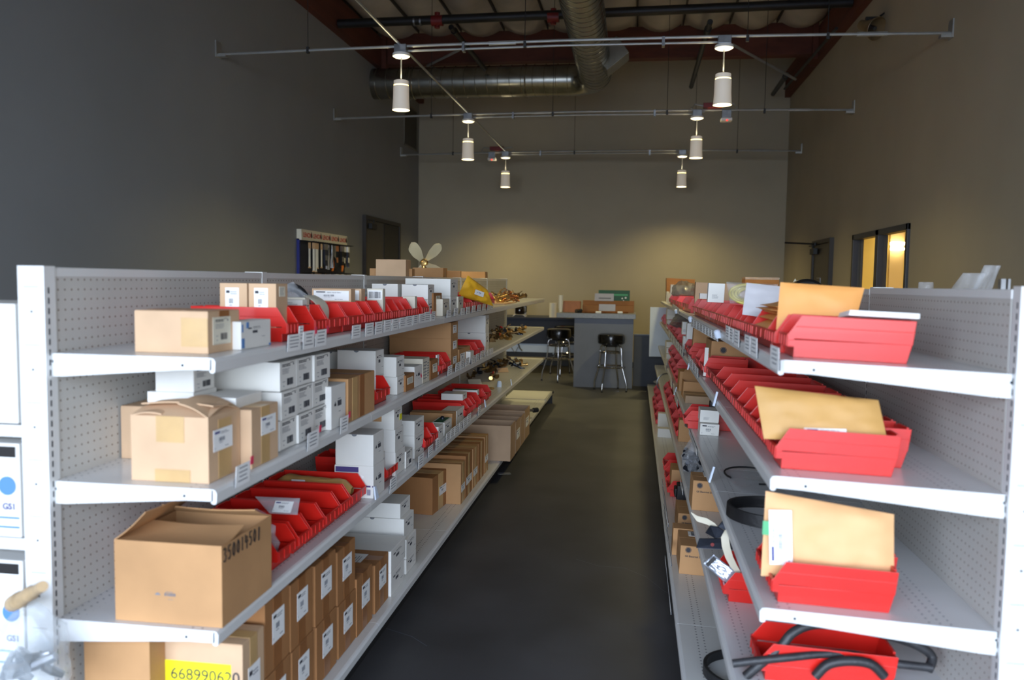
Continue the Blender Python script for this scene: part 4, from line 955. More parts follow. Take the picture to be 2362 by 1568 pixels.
# the plain carton at the panel
bpy.data.objects.remove(o)
a_, d_, _ = L2.pt(246, 1066)
o = box(L2, (400, None, d_ - .17), .30, .17, 940, 'plain tan carton standing at the panel behind the bulging carton', 'card_light', tape='t')
o = opencarton(L2, (481, 1117), 555, 303, 968, 'big bulging tan carton with lifted flaps on the middle shelf', 'card_light', (('near', 9, .13), ('far', 11, .13), ('front', 22, .09), ('rear', 4, .08)), bw=.6)
I = INFO[o]; sticker(o, 'front', .42, .63, .60, .34, 'ship', name='label', ink=('ink_blue', 'ink_soft'), lift=.0018)
t = MB(); t.box(-.034, -I['d'] / 2 - .0012, .002, .034, -I['d'] / 2 - .0002, I['h'] - .01); s_ = -I['w'] / 2; t.build('tape', 'tape', o); t = MB(); t.box(s_ - .0012, -.04, I['h'] * .62, s_ - .0002, .035, I['h'] + .004); t.build('tape', 'tape', o); t = MB(); t.box(s_ - .0012, -.055, .0, s_ - .0002, .04, .032); t.build('tape', 'tape', o)
o = box(L2, (582, 1083), 644, .24, 946, 'tan carton with brown tape and shipping label beside the bulging one', 'card_light', tape='tF')
sticker(o, 'front', .62, .66, .56, .32, 'ship', ink=('ink_blue', 'ink_soft'))
M_, fw, fh = face(o, 'near'); text_mb('r', .04, .0003, True).build('printed_letter', 'ink', o, M_ @ TR(fw - .10, -.0005, fh * .16))
# the three by three stack of barcoded boxes
xs = [649, 688, 725, 762]; G = 'barcoded white boxes in the three by three stack'
a0, d0, _ = L2.pt(650, 1043); hh = []
P0 = L2.O + L2.x * a0 + L2.y * d0
zt = [L2.loc(isect(649, y, P0, L2.x))[2] for y in (972, 905, 836)]
z0 = 0.
row = ('bottom', 'middle', 'top'); colw = ('nearest', 'centre', 'farthest')
for r_ in range(3):
    for c_ in range(3):
        aa = L2.pt(xs[c_], 960, d=d0)[0]; ab = L2.pt(xs[c_ + 1], 960, d=d0)[0]
        w = ab - aa - .004; h = zt[r_] - z0 - .002
        b = MB(); dd = .215; b.box(-w / 2, -dd / 2, 0, w / 2, dd / 2, h)
        o = b.build('white_box', 'white_card', None, L2.M((aa + ab) / 2, d0 + dd / 2 + (.004, -.002, .003)[(r_ + c_) % 3] + .002, z0 + .001), bevel=.0025)
        reg(o, L2, (aa + ab) / 2, d0, w, dd, h, z0); tag(o, 'barcoded white box in the %s row, %s column of the nine box stack' % (row[r_], colw[c_]), 'box', G); facemark(o, 'front', 'barcode')
    z0 = zt[r_]
# white boxes at the panel before it
a, d, _ = L2.pt(447, 903, h=.205)
lo1 = white(L2, (447, None, d), .13, .14, 906, 'lower white box at the panel above the plain tan carton', None, False)
d2 = L2.pt(545, 918, h=.19)[1]
lo2 = white(L2, (545, None, d2), .16, .12, 918, 'flat topped white box just behind the bulging carton', None, False)
I = INFO[lo1]
o = white(L2, (447, None, d), 497, 355, 848, 'white barcoded box at the panel under the top shelf corner', 'barcode', False, h0=I['top'])
# white boxes and cartons beyond the stack
f2 = white(L2, (867, None, .08), 887, .16, 868, 'white tuck box under another behind the brown taped carton', 'std', False)
f1 = white(L2, (867, None, .08), 887, .175, 809, 'tall white tuck box above the brown taped carton', 'std', True, h0=INFO[f2]['top'])
I = INFO[f1]
f0 = white(L2, (798, None, .26), .10, .15, 868, 'lower white tuck box against the panel behind the barcoded stack', None, False)
f0 = white(L2, (798, None, .26), .10, .15, 811, 'white tuck box at the panel behind the barcoded stack', None, True, h0=INFO[f0]['top'])
o = white(L2, (765, 993), 799, .20, 892, 'narrow white box with small logo beside the nine box stack', 'logo', False)
g = box(L2, (804, 976), 865, .22, 874, 'brown carton with wide strips of worn tape beside the narrow white box', 'card', tape='tF', tm='tape_brown')
t = MB(); I = INFO[g]; t.box(-I['w'] * .36, -I['d'] / 2 - .0012, .002, -I['w'] * .18, -I['d'] / 2 - .0002, I['h']); t.build('tape', 'tape', g)
bb = binrow(L2, [(868, 900)], (920, 920), .02, .30, .104, '%s', None, ['single red bin with a white card beyond the worn brown carton'])
lo = white(L2, (917, None, .03), 935, .13, 869, 'white box under its twin beside the single red bin', 'std', False)
white(L2, (915, None, .03), 934, .13, 824, 'white box resting on its twin beside the single red bin', 'std', False, h0=INFO[lo]['top'])
o = box(L2, (937, None, .02), 957, .07, 866, 'orange brown carton with cream label before the large white carton', 'card_dark'); sticker(o, 'front', .5, .6, .66, .4, 'text', 'paper_cream')
o = white(L2, (957, None, .02), 975, .10, 846, 'white box with pink diamond sticker before the large white carton', 'logo', False)
sticker(o, 'front', .85, .45, .16, .14, None, 'pink', name='sticker', rot=.78)
o = white(L2, (976, None, .02), 992, .22, 828, 'large creased white carton with dark end print', 'text', False, m='cream_card'); sticker(o, 'front', .75, .5, .3, .8, 'text', 'cream_card', ink=('ink', 'ink'))
o = box(L2, (994, None, .02), 1011, .12, 832, 'small brown carton with white label past the creased white carton', 'card_dark'); sticker(o, 'front', .6, .55, .6, .45, 'ship', 'paper_cream')
bb = binrow(L2, [(1012, 1024), (1026, 1040)], (845, 845), .02, .28, .104, '%s', 'red bins before the long brown cartons', ['red bin with pale card before the long brown cartons, nearer one', 'red bin before the long brown cartons, farther one'])
o = inside(L2, bb[0], -.3, .05, .05, .008, .11, 'pale printed card stuck up in a red bin before the long cartons', 'paper', 'card', 'card'); facemark(o, 'front', 'std')
z0 = 0
for k, (yt, lb) in enumerate(((818, 'bottom long brown carton of the stack of three'), (781, 'middle long brown carton of the stack of three'), (744, 'top long brown carton of the stack of three'))):
    o = box(L2, (1041, None, .03), 1057, .37, yt, lb, 'card', group='long brown cartons stacked in three', h0=z0, seam=k == 2); sticker(o, 'front', .55, .55, .5, .5, 'ship'); z0 = INFO[o]['top']
o = box(L2, (1060, None, .03), 1085, .14, 806, 'small brown carton with folded top in front of the farther white boxes', 'card', tape='t'); sticker(o, 'front', .3, .45, .4, .5, 'ship')
lo = white(L2, (1121, None, .04), 1129, .25, 768, 'lower large white box next to the dark valve heap', 'std', True)
white(L2, (1121, None, .04), 1129, .25, 727, 'upper large white box next to the dark valve heap', 'std', True, h0=INFO[lo]['top'])
bb = binrow(L2, [(1092, 1103), (1104, 1117)], (810, 806), .015, .28, .104, '%s red bin before the two farther white boxes', 'red bins before the farther white boxes')
for k in (0, 1): o = inside(L2, bb[k], .1, .2, .03, .01, .09, 'white card standing in the %s red bin before the farther white boxes' % ORD[k], 'paper', 'card', 'card'); facemark(o, 'near', 'text')
o = box(L2, (1086, None, .0), 1094, .04, 811, 'small white box standing on the middle shelf edge between tags', 'white_card', 'box', seam=False, name='white_box')
pile(L2, [(1136, 780, 0), (1146, 782, 0), (1155, 778, 0), (1164, 783, 0), (1172, 777, 0), (1180, 773, 0), (1188, 772, 0), (1200, 768, 0), (1140, 772, .03), (1150, 770, .04), (1160, 768, .04), (1170, 770, .03), (1206, 764, .0), (1132, 788, 0)], '%s dark brass valve in the heap on the middle shelf', 'dark brass valves on the middle shelf', 9, ['brass_dark', 'brass_dark', 'metal_dark', 'brass'], red=(1, 9))
tags_(L2, [(559, 33, 1076, 1126), (721, 26, 1000, 1042), (793, 18, 964, 1002), (1037, 10, 845, 868), (1055, 10, 838, 858), (1066, 9, 833, 853), (1077, 9, 827, 846), (1091, 8, 822, 840), (1101, 8, 817, 835), (1111, 7, 810, 829), (1120, 6, 808, 823), (1127, 6, 806, 821), (1134, 6, 804, 818)], 6, pink=(0, 1, 2))
# ================================================================== carton shelving, third shelf
o = opencarton(L3, (512, 1450), 628, 266, 1264, 'large crumpled open carton with a handwritten number on the third shelf', 'card', (('near', 5, .14), ('far', 24, .09), ('rear', 42, .11)), bw=-.5)
I = INFO[o]; M_, fw, fh = face(o, 'front')
D = {'3': [[(0, .9), (.3, 1), (.5, .8), (.25, .55), (.55, .35), (.3, 0), (0, .1)]], '5': [[(.55, 1), (.1, 1), (.05, .6), (.4, .6), (.5, .25), (.25, 0), (0, .1)]], '0': [[(.3, 1), (.05, .6), (.1, .15), (.3, 0), (.5, .3), (.5, .8), (.3, 1)]], '1': [[(.3, 1), (.25, 0)]], '4': [[(.05, 1), (0, .45), (.62, .45)], [(.42, .85), (.36, -.1)]], '/': [[(.45, 1.25), (.3, .2)], [(.5, 1.2), (.36, .2)], [(.4, 1.2), (.28, .25)]]}
paths = []; x = fw * .03; hh = fh * .17; dx = fw * .082
for k, ch in enumerate('35001450/'):
    z = fh * .80 - k * .0005 * fw + (.0 if ch != '/' else -.01)
    for p in D[ch]: paths.append([(x + q[0] * dx * 1.05, z + q[1] * hh) for q in p])
    x += dx
strokes(paths, .0022, 'ink_black', o, M_)
facemark(o, 'near', 'logo', .5, .35, .4, .3, ink=('ink_soft', 'ink_soft'))
Y3 = [(640, 684), (688, 714), (716, 748), (750, 784), (786, 808), (810, 845)]
nm = ['low red bin holding a clear bag beside the handwritten carton', 'second red bin past the handwritten carton under the grey pouch', 'third red bin past the handwritten carton', 'fourth red bin past the handwritten carton', 'fifth red bin past the handwritten carton', 'red bin holding the yellow padded tube on the third shelf']
b3 = binrow(L3, Y3, (1300, 1160), .025, .34, .104, '%s', 'red bins on the third carton shelf', nm)
I = INFO[b3[0]]; blob(L3.M(I['a'], I['d0'] + .14, .012), (.085, .22, .15), 'clear_bag', 'clear plastic bag of metal fittings in the low red bin', 'bag', seed=7, content=('metal', 6))
I = INFO[b3[1]]; a = I['a'] - I['w'] * .3
o = env4(L3, a, [(622, 1184), (686, 1187), (692, 1149), (588, 1145)], .012, 'clear_stiff', 'sealed clear pouch with white label standing on the third shelf bins', 'pouch', 'pouch', 6, lean=(0, 0, .04, .04), wr=.003); envlabel(o, .12, .02, .78, .5, style='ship', lift=.008)
I = INFO[b3[5]]; M_ = L3.M(I['a'] + .01, I['d0'] + .03, .055)
m = pillow(26, 12, lambda u, v: ((Vector((math.cos(v * 6.28) * .05 * min(1, .35 + 6 * min(u, 1 - u)), u * .30, math.sin(v * 6.28) * .036 * min(1, .35 + 6 * min(u, 1 - u)) + .0 + .018 * u))), Vector((math.cos(v * 6.28), 0, math.sin(v * 6.28)))), .004, 5, .008)
o = m.build('padded_mailer', 'yellow_env', None, M_, smooth=True); tag(o, 'rolled yellow padded mailer lying in a red bin on the third shelf', 'mailer')
b = MB(); b.box(-.001, 0, 0, .0, .055, .05); l = b.build('label', 'paper', o, TR(-.052, .17, -.005)); marks([(.01, .01, .025, .028, 0)]).build('print', 'ink', l, fr((-.001, .05, 0), (0, -1, 0), (0, 0, 1), (1, 0, 0)))
lo = box(L3, (862, 1151), 888, 770, 1076, 'white box with torn purple print under a plain white box', 'white_card', 'box', seam=False, name='white_box'); facemark(lo, 'front', 'logo')
M_, fw, fh = face(lo, 'near'); marks([(.03 * fw, .80 * fh, .62 * fw, .96 * fh, 0), (.03 * fw, .52 * fh, .26 * fw, .56 * fh, 0), (.03 * fw, .44 * fh, .10 * fw, .54 * fh, 0), (.80 * fw, .35 * fh, .93 * fw, .40 * fh, 0), (.97 * fw, .35 * fh, .995 * fw, .40 * fh, 0)] + [(fw * (.84 + .013 * i), .10 * fh, fw * (.847 + .013 * i), .28 * fh, 0) for i in range(7)]).build('purple_print', 'ink_purple', lo, M_)
marks([(.0, 0, .03, .05, 0)]).build('torn_paper', 'paper', lo, M_ @ TR(fw * .45, -.0006, fh * .45) @ RY(.5))
up = white(L3, (862, None, INFO[lo]['d0']), 887, 772, 1003, 'plain white box sitting on the torn purple printed box', 'logo', True, h0=INFO[lo]['top'])
bb = binrow(L3, [(892, 918)], (1090, 1090), .02, .32, .104, '%s', None, ['red bin with white card beside the torn purple printed box'])
o = inside(L3, bb[0], -.15, .12, .05, .012, .12, 'white printed card box standing in the red bin by the purple print', 'white_card', 'card', 'card'); facemark(o, 'near', 'std'); facemark(o, 'front', 'std')
z0 = 0
for k, (yt, xx, lb) in enumerate(((1044, 913, 'bottom white box of the trio with brown windows'), (991, 912, 'middle white box with a brown window'), (940, 910, 'topmost white box with brown window and yellow dot'))):
    o = white(L3, (xx, None, .02), (936, 932, 929)[k], .20, yt, lb, 'std', False, h0=z0, group='white boxes with brown windows'); z0 = INFO[o]['top']
    sticker(o, 'near', .46, .66, .5, .6, None, 'window_brown', name='window')
    if k == 2: sticker(o, 'front', .8, .45, .28, .26, None, 'yellow_dot', name='dot_sticker')
o = white(L3, (937, None, .015), 953, .08, 1042, 'small white box with bold barcode beside the brown window trio', 'barcode', False)
z0 = 0
for k, (yt, lb) in enumerate(((1037, 'bottom white box of three next to the bold barcode box'), (1006, 'middle white box of three next to the bold barcode box'), (971, 'top white box of three next to the bold barcode box'))):
    o = white(L3, (957, None, .03), 979, .12, yt, lb, 'std', False, h0=z0, group='white boxes stacked in three'); z0 = INFO[o]['top']
    if k == 0: sticker(o, 'front', .85, .72, .18, .34, None, 'pink', name='sticker', rot=.4)
bb = binrow(L3, [(981, 996), (997, 1011)], (1010, 1000), .02, .30, .104, '%s red bin past the stack of three white boxes', 'red bins past the three white boxes')
o = white(L3, (1012, None, .02), 1024, .10, 985, 'thin white box before the green topped box', 'std', False)
o = white(L3, (1026, None, .02), 1043, .08, 975, 'white box with green flap and a small lens on top', 'std', False); sticker(o, 'top', .5, .5, .9, .7, None, 'green', name='green_flap')
I = INFO[o]; m = MB(); m.lathe([(0, 0), (.014, 0), (.014, .01), (.008, .016), (0, .017)], 14, 0, None, cap=False); q = m.build('lens_cap', 'metal_dark', None, L3.M(I['a'] + .02, I['d0'] + .04, I['top'] + .002), smooth=True); tag(q, 'small dark round cap lying on the green flap of a white box', 'cap')
o = box(L3, (1044, None, .03), 1053, .26, 954, 'tan carton before the small white boxes on the third shelf', 'card', tape='t')
o = white(L3, (1054, None, .03), 1072, .10, 948, 'white box squeezed beside the tan carton on the third shelf', 'logo', False)
bb = binrow(L3, [(1073, 1082), (1083, 1091), (1092, 1098)], (950, 935), .02, .34, .104, '%s red bin under the white boxes at mid length of the third shelf', 'red bins under the loose white boxes')
I = INFO[bb[0]]
o = white(L3, (1068, None, .055), 1078, .145, 909, 'loose white box resting across the red bins, nearer one', 'std', False, h0=.106)
o = white(L3, (1102, None, .04), 1106, .18, 900, 'loose white box with green top resting across the red bins', 'std', False, h0=.08); sticker(o, 'top', .5, .5, .96, .9, None, 'green', name='green_top')
bb = binrow(L3, [(1108, 1119), (1121, 1133)], (925, 915), .02, .30, .104, '%s red bin of the pair before the scattered fittings', 'red bins before the scattered fittings')
pile(L3, [(1092, 868, 0), (1100, 862, 0), (1117, 855, 0), (1124, 848, 0), (1133, 858, 0), (1140, 846, 0), (1150, 842, 0), (1160, 838, 0), (1172, 834, 0), (1146, 852, 0), (1132, 878, 0), (1140, 872, 0), (1192, 840, 0), (1197, 850, 0), (1204, 846, 0), (1080, 874, 0), (1155, 850, 0), (1186, 846, 0)], '%s brass fitting scattered at the far end of the third shelf', 'brass fittings on the third shelf', 17, ['brass_dark', 'metal_dark', 'brass', 'brass_dark'], red=(10,))
for (x, y, m_, lb) in ((1097, 886, 'paper_cream', 'cream tag lying beside the fittings on the third shelf'), (1161, 858, 'card_light', 'peach tag tied to a fitting on the third shelf'), (1191, 845, 'paper', 'white tag on the fittings nearest the third shelf end')):
    a, d, _ = L3.pt(x, y, .005); m = MB(); m.box(-.055, -.001, 0, .055, .001, .06); o = m.build('paper_tag', m_, None, L3.M(a, d, .004) @ RZ(-1.1) @ RX(-.9)); tag(o, lb, 'tag')
a, d, _ = L3.pt(1132, 898, 0); m = MB(); m.tube([(.022 * math.cos(k * .785), .022 * math.sin(k * .785), .009) for k in range(8)], .008, 8, closed=True); tag(m.build('brass_ring', 'brass', None, L3.M(a, d, .0), smooth=True), 'lone brass ring on the third shelf edge', 'ring')
a, d, _ = L3.pt(1152, 892, 0); m = MB(); m.lathe([(0, 0), (.02, 0), (.02, .035), (.012, .05), (0, .05)], 12, 0, None, cap=False); tag(m.build('bottle_cap', 'sign_white', None, L3.M(a, d, 0), smooth=True), 'pale plastic cap on the third shelf near the brass ring', 'cap')
tags_(L3, [(906, 15, 1106, 1138), (970, 12, 1052, 1082), (992, 10, 1031, 1056), (1009, 9, 1016, 1040), (1033, 10, 1000, 1021), (1043, 9, 990, 1012), (1052, 8, 983, 1005), (1062, 8, 975, 997), (1072, 8, 966, 988), (1081, 8, 957, 980), (1105, 6, 938, 960)], 6)
for (x, y, lb) in ((868, 1150, 'nearest'), (1120, 938, 'middle'), (1180, 888, 'farthest')):
    a, d, h = L3.pt(x, y, d=-.012); m = MB(); m.prism([(-.02, 0), (.02, 0), (.008, .05), (-.008, .05)], -.006, .0, 'y'); o = m.build('label_clip', 'sign_white', None, L3.M(a, -.012, h) @ RX(-.2)); tag(o, 'pale plastic clip on the third carton shelf rail, the %s one' % lb, 'clip', 'pale clips on the third shelf rail')
# ================================================================== carton shelving, base deck
o = box(LB, (336, None, .05), .22, .30, 1476, 'large dark brown carton on the base deck at the shelving end', 'card')
bpy.data.objects.remove(o)
a, d, _ = LB.pt(335, 1477, h=.30)
o = box(LB, (345, None, .25), .34, .19, 1480, 'brown carton at the panel under the third shelf end', 'card')
o = box(LB, (560, None, .03), 611, 338, 1488, 'carton with a bright yellow number label on the base deck', 'card_light', tape='tf')
l = sticker(o, 'near', .45, .60, .86, .50, None, 'yellow_label', name='yellow_label'); text_mb('668990620', .044, .0003).build('number', 'ink', l, TR(.06, -.0013, INFO[o]['h'] * .5 - .050))
sticker(o, 'front', .52, .62, .55, .34, 'ship')
cols = [(613, 670, 1397), (672, 723, 1352), (729, 777, 1308), (780, 822, 1276)]
G = 'brown cartons stacked two high on the base deck'
for k, (x0, x1, yt) in enumerate(cols):
    a, d0, w, d, h = LB.fit((x0, None, .035), x1, .28, yt)
    hl = h * .5; names = ORD[k]
    lo = box(LB, (x0, None, .035), x1, .28, hl, 'lower brown labelled carton of the %s two high pair on the base' % names, 'card_dark', group=G, tape='Fb', tm='tape_brown', seam=False) if False else None
    z = 0
    for j, wd in enumerate(('lower', 'upper')):
        b = MB(); ww = w - .006; dd = .28; b.box(-ww / 2, -dd / 2, 0, ww / 2, dd / 2, hl - .002)
        if j: b.box(-ww / 2 + .001, -dd / 2 + .001, hl - .002, -.001, dd / 2, hl - .0005); b.box(.001, -dd / 2 + .001, hl - .002, ww / 2 - .001, dd / 2, hl - .0005)
        o = b.build('carton', 'card_dark', None, LB.M(a, .035 + dd / 2 + (.004 if j else 0), z + .001), bevel=.003); reg(o, LB, a, .035, ww, dd, hl - .0005, z)
        tag(o, '%s brown labelled carton of the %s two high pair on the base deck' % (wd, names), 'carton', G)
        t = MB(); t.box(-.027, -dd / 2 - .001, .002, .027, -dd / 2 - .0002, hl - .002); t.box(-.027, -dd / 2 - .001, hl - .0005, .027, dd / 2, hl + .0003) if j else None; t.build('tape', 'tape_brown', o)
        sticker(o, 'front', .52, .58, .50, .42, 'ship', lift=.0012)
        if j and k != 1: l = sticker(o, 'top', .36, .45, .66, .34, 'text', lift=.0004, name='packing_slip')
        z += hl
for k, (x0, x1, yt) in enumerate(((824, 860, 1337), (866, 897, 1305))):
    o = box(LB, (x0, None, .03), x1, .25, yt, 'single brown labelled carton, %s of two before the white boxes' % ('nearer', 'farther')[k], 'card_dark', tape='tF', tm='tape_brown', group='single brown cartons on the base deck'); sticker(o, 'front', .55, .6, .5, .4, 'ship', lift=.0012)
    if k: sticker(o, 'top', .36, .45, .66, .34, 'text', lift=.0008, name='packing_slip')
z0 = 0
for k, (x0, x1, yt, dd, lb) in enumerate(((903, 933, 1323, .26, 'lowest wide white box on the base deck'), (903, 936, 1272, .34, 'large flat white box on top of the low one'))):
    o = white(LB, (x0, None, .02), x1, dd, yt, lb, 'std', k == 1, h0=z0); z0 = INFO[o]['top']
z0 = 0
for k, (x0, x1, yt, lb) in enumerate(((934, 955, 1292, 'bottom of the four white boxes stacked behind the flat one'), (934, 955, 1246, 'second from bottom of the four white boxes behind the flat one'), (925, 953, 1199, 'third from bottom of the four white boxes behind the flat one'), (911, 946, 1164, 'top of the four white boxes stacked behind the flat one'))):
    a, d0, w, d, h = LB.fit((937, None, .03), 956, .30, yt, z0); ww = .17
    b = MB(); b.box(-ww / 2, -.15, 0, ww / 2, .15, h - .001); o = b.build('white_box', 'white_card', None, LB.M(LB.pt(937, 1230, d=.03)[0] + .09, .03 + .15 + (0, .0, .012, .03)[k], z0 + .001), bevel=.003); reg(o, LB, a, .03, ww, .3, h, z0); tag(o, lb, 'box', 'white boxes stacked four high on the base deck'); facemark(o, 'front', 'std'); z0 += h
    M_, fw, fh = face(o, 'near'); n = MB(); n.prism([(.011 * math.cos(math.pi + math.pi * i / 10), fh - .0006 + .009 * math.sin(math.pi + math.pi * i / 10)) for i in range(11)], -.0006, .0004, 'y', 0, M_ @ TR(fw * .5, 0, 0)); n.build('thumb_notch', 'ink_soft', o)
a, d, _ = LB.pt(1004, 1187)
b = MB(); ww, dd, h = .30, .27, LB.fit((1004, 1187), 1062, .3, 1102)[4]; b.box(-ww / 2, -dd / 2, 0, ww / 2, dd / 2, h - .0016); b.box(-ww / 2 + .001, -dd / 2 + .001, h - .0016, -.001, dd / 2, h); b.box(.001, -dd / 2 + .001, h - .0016, ww / 2 - .001, dd / 2, h)
o = b.build('carton', 'card_dark', None, LB.M(a + ww / 2 - .005, d + dd / 2, .0006, math.radians(-5)), bevel=.003); reg(o, LB, a, d, ww, dd, h, 0); tag(o, 'big brown carton with pale tape turned slightly on the base deck', 'carton')
t = MB(); t.box(-.045, -dd / 2 - .001, .002, .045, -dd / 2 - .0002, h + .0008); t.box(-.045, -dd / 2, h, .045, dd / 2, h + .0008); t.build('tape', 'tape', o); sticker(o, 'front', .62, .5, .42, .24, 'ship', lift=.0012)
for k, (x0, x1, yt) in enumerate(((1064, 1074, 1071), (1075, 1090, 1052), (1092, 1103, 1036), (1105, 1117, 1024), (1119, 1127, 1008))):
    o = box(LB, (x0, None, .03), x1, .34, yt, '%s brown taped carton in the row behind the turned carton' % ORD[k], 'card_dark' if k % 2 else 'card', tape='tF', group='row of upright brown cartons on the base deck'); 
    if k in (0, 1, 2, 4): sticker(o, 'front', .5, .38, .8, .18, 'ship', lift=.0012)
for k, (x0, x1, yt) in enumerate(((1178, 1189, 983), (1190, 1201, 974), (1202, 1210, 962), (1211, 1222, 948))):
    o = opencarton(LB, (x0, None, -.085), x1, .42, yt, '%s open topped carton overhanging the deck edge' % ORD[k], ('card_grey', 'card_grey', 'card_grey', 'card_grey')[k], (), group='open cartons overhanging the deck', cut=.0)
    if k == 1 or k == 3: sticker(o, 'front', .5, .55, .6, .3, 'ship')
a, d, _ = LB.pt(1215, 948, h=.30)
m = MB(); P0 = aty(1165, 953, 7.75); P1 = aty(1240, 945, 8.0); m.tube([P0, P0.lerp(P1, .5) + Vector((0, 0, .006)), P1], .014, 8, 0); m.tube([P0.lerp(P1, .86), P0.lerp(P1, 1.0)], .024, 8, 1)
o = m.build('flexible_hose', ['metal', 'metal_dark'], smooth=True); tag(o, 'grey metal hose lying across the open topped cartons', 'hose')
P = aty(1197, 951, 7.72); m = MB(); m.box(-.05, -.001, 0, .05, .001, .055); o = m.build('paper_tag', 'paper_cream', None, TR(*P) @ RX(-.4) @ RY(.15) @ TR(0, 0, -.02)); tag(o, 'cream tag tied to the grey metal hose', 'tag')
# ================================================================== cartons and fan on the far face of the carton run
ZT = 1.30; xb = PLX - .075
def back(x0, x1, yt, dep, lb, m, tape=None, xf=xb, g='cartons on the far face of the carton shelving'):
    P = atx(x0, yt, xf); Q = atx(x1, yt, xf); b = MB(); L = Q.y - P.y - .006; h = P.z - ZT; b.box(-dep, 0, 0, 0, L, h)
    o = b.build('carton', m, None, TR(xf, P.y + .003, ZT + .001), bevel=.003); tag(o, lb, 'carton', g)
    if tape: t = MB(); t.box(.0002, L * .5 - .025, 0, .001, L * .5 + .025, h); t.box(-dep, L * .5 - .025, h, 0, L * .5 + .025, h + .0006); t.build('tape', 'tape_brown', o)
    return o
back(936, 948, 599, .21, 'tallest carton showing over the pegboard under the dark door', 'card_light', xf=xb - .02)
back(950, 957, 620, .30, 'narrow carton over the pegboard beside the tallest one', 'card')
back(1022, 1032, 618, .25, 'creased brown carton over the pegboard carrying the fan blades', 'card', True)
back(1062, 1064.5, 625, .3, 'brown carton with dark printed squares over the pegboard', 'card')
back(1119, 1125, 627, .25, 'farthest brown carton showing over the pegboard', 'card', True)
P = atx(978, 606, xb - .17); r = empty('fan_blades', loc=(P.x, P.y, P.z)); tag(r, 'cream fan propeller with brass hub lying on the cartons', 'fan')
m = MB(); m.lathe([(0, -.02), (.03, -.02), (.034, .0), (.026, .02), (.015, .024), (.015, .014), (0, .014)], 16, 0, RX(math.radians(80)), cap=False); m.cyl((0, 0, -.055), (0, 0, -.01), .02, 10); m.build('hub', 'brass', r, smooth=True)
for k, an in enumerate((52, 128, 250, 330)):
    m = MB(); A = RX(math.radians(-14)) @ RY(-math.radians(an))
    def PB(u, v): return Vector((.03 + u * .17, (v - .5) * .03 + .01 * math.sin(u * 3), (v - .5) * .092 * (.45 + .55 * min(1, u * 2.2)) * max(.05, 1 - max(0, u - .78) ** 2 * 14))), Vector((0, 1, 0))
    q = pillow(10, 8, PB, .003, 2, 0); q.build('blade', 'fan_cream', r, A if k < 2 else A @ Matrix.Scale(.8, 4), smooth=True)
# goods at the far left edge, on the end of the other face
for k, (y0, y1) in enumerate(((715, 965), (1015, 1195), (1285, 1440))):
    pass
for k, (z, h, lb) in enumerate(((1.125, .30, 'plain white carton at the top of the far face by the end upright'), (.835, .24, 'white box with blue print beside the end upright'), (.475, .30, 'lower white box with blue print beside the end upright'))):
    b = MB(); b.box(-.30, 0, 0, 0, .25, h); P = Vector((PLX - .085, LY0 - .01, z)); o = b.build('white_box', 'white_card', None, TR(P.x, P.y, P.z), bevel=.004); tag(o, lb, 'box')
    if k:
        m = MB(); m.lathe([(0, 0), (.024, 0), (.024, .001), (0, .001)], 20, 0, TR(-.035, -.0008, h * .55) @ RX(math.pi / 2)); m.box(-.16, -.0012, h * .1, -.004, -.0002, h * .12); m.box(-.16, -.0012, h * .2, -.004, -.0002, h * .22); m.build('blue_print', 'blue_print', o)
        m = MB(); m.box(-.2, -.0012, h - .035, -.01, -.0002, h - .008); m.build('black_band', 'ink_black', o)
        text_mb('GS1', .022, .0003, True).build('print', 'ink_blue', o, TR(-.05, -.0009, h * .3))
P = aty(98, 1352, 1.56); m = MB(); Q = aty(30, 1392, 1.805); m.tube([P, P.lerp(Q, .3), P.lerp(Q, .32), P.lerp(Q, .7), P.lerp(Q, .72), Q], [.012, .013, .0165, .016, .02, .02], 12)
o = m.build('wooden_handle', 'wood', smooth=True); tag(o, 'turned wooden handle poking out by the end upright', 'handle')
P = aty(70, 1560, 1.70); o = blob(TR(P.x - .02, 1.72, P.z - .06), (.17, .2, .22), 'clear_stiff', 'clear bag of grey fittings at the foot of the end upright', 'bag', seed=12, content=('metal', 9), amp=.18)
# ================================================================== mailer shelving, top shelf (right of the aisle)
def ge(o, cx=.12, cz=.80, s=1.0, txt=True):
    M_, fw, fh = face(o, 'near'); r_ = .019 * s
    m = MB(); k = 24; A = M_ @ TR(cx * fw + r_, 0, cz * fh) @ RX(math.pi / 2)
    m.lathe([(0, .0002), (r_, .0002), (r_, .0008), (0, .0008)], k, 0, A, cap=False); m.lathe([(r_ * .78, .0009), (r_ * .86, .0009), (r_ * .86, .0011), (r_ * .78, .0011)], k, 1, A, cap=False)
    m.build('emblem', ['ink', 'window_brown'], o)
    if txt: t = text_mb('GE Electrical Distribution & Control', .0155 * s, .0003, True); t.build('printed_name', 'ink', o, M_ @ TR(cx * fw, -.0006, cz * fh - r_ - .026 * s))
G = 'red bins on the mailer shelving top shelf'
a, d0, w, d, h = R1.fit((1829, 824), .13, 2108, 712)
N1 = redbin(R1, a, d0 - .055 * d, w, d * 1.055, .108, 'nearest red bin on the top mailer shelf under the white card pad', G)
a1 = INFO[N1]['a'] + INFO[N1]['w'] / 2
P = INFO[N1]; nx = P['a'] - P['w'] / 2
b_ = [N1]
sp = [(1692, 1703), (1703, 1713), (1714, 1735), (1736, 1783)]
names = ['red bin crammed with folded orange envelopes', 'red bin between the orange envelopes and the grey sheet']
A0 = nx - .004
ws = [.125, .115, .095, .07, .07, .07, .095, .10, .07, .07, .10, .07, .07, .07, .07, .10, .07]
ed = [1788, 1768, 1733, 1714, 1703, 1693, 1676, 1665, 1649, 1640, 1629, 1621, 1606, 1598]
rowb = []
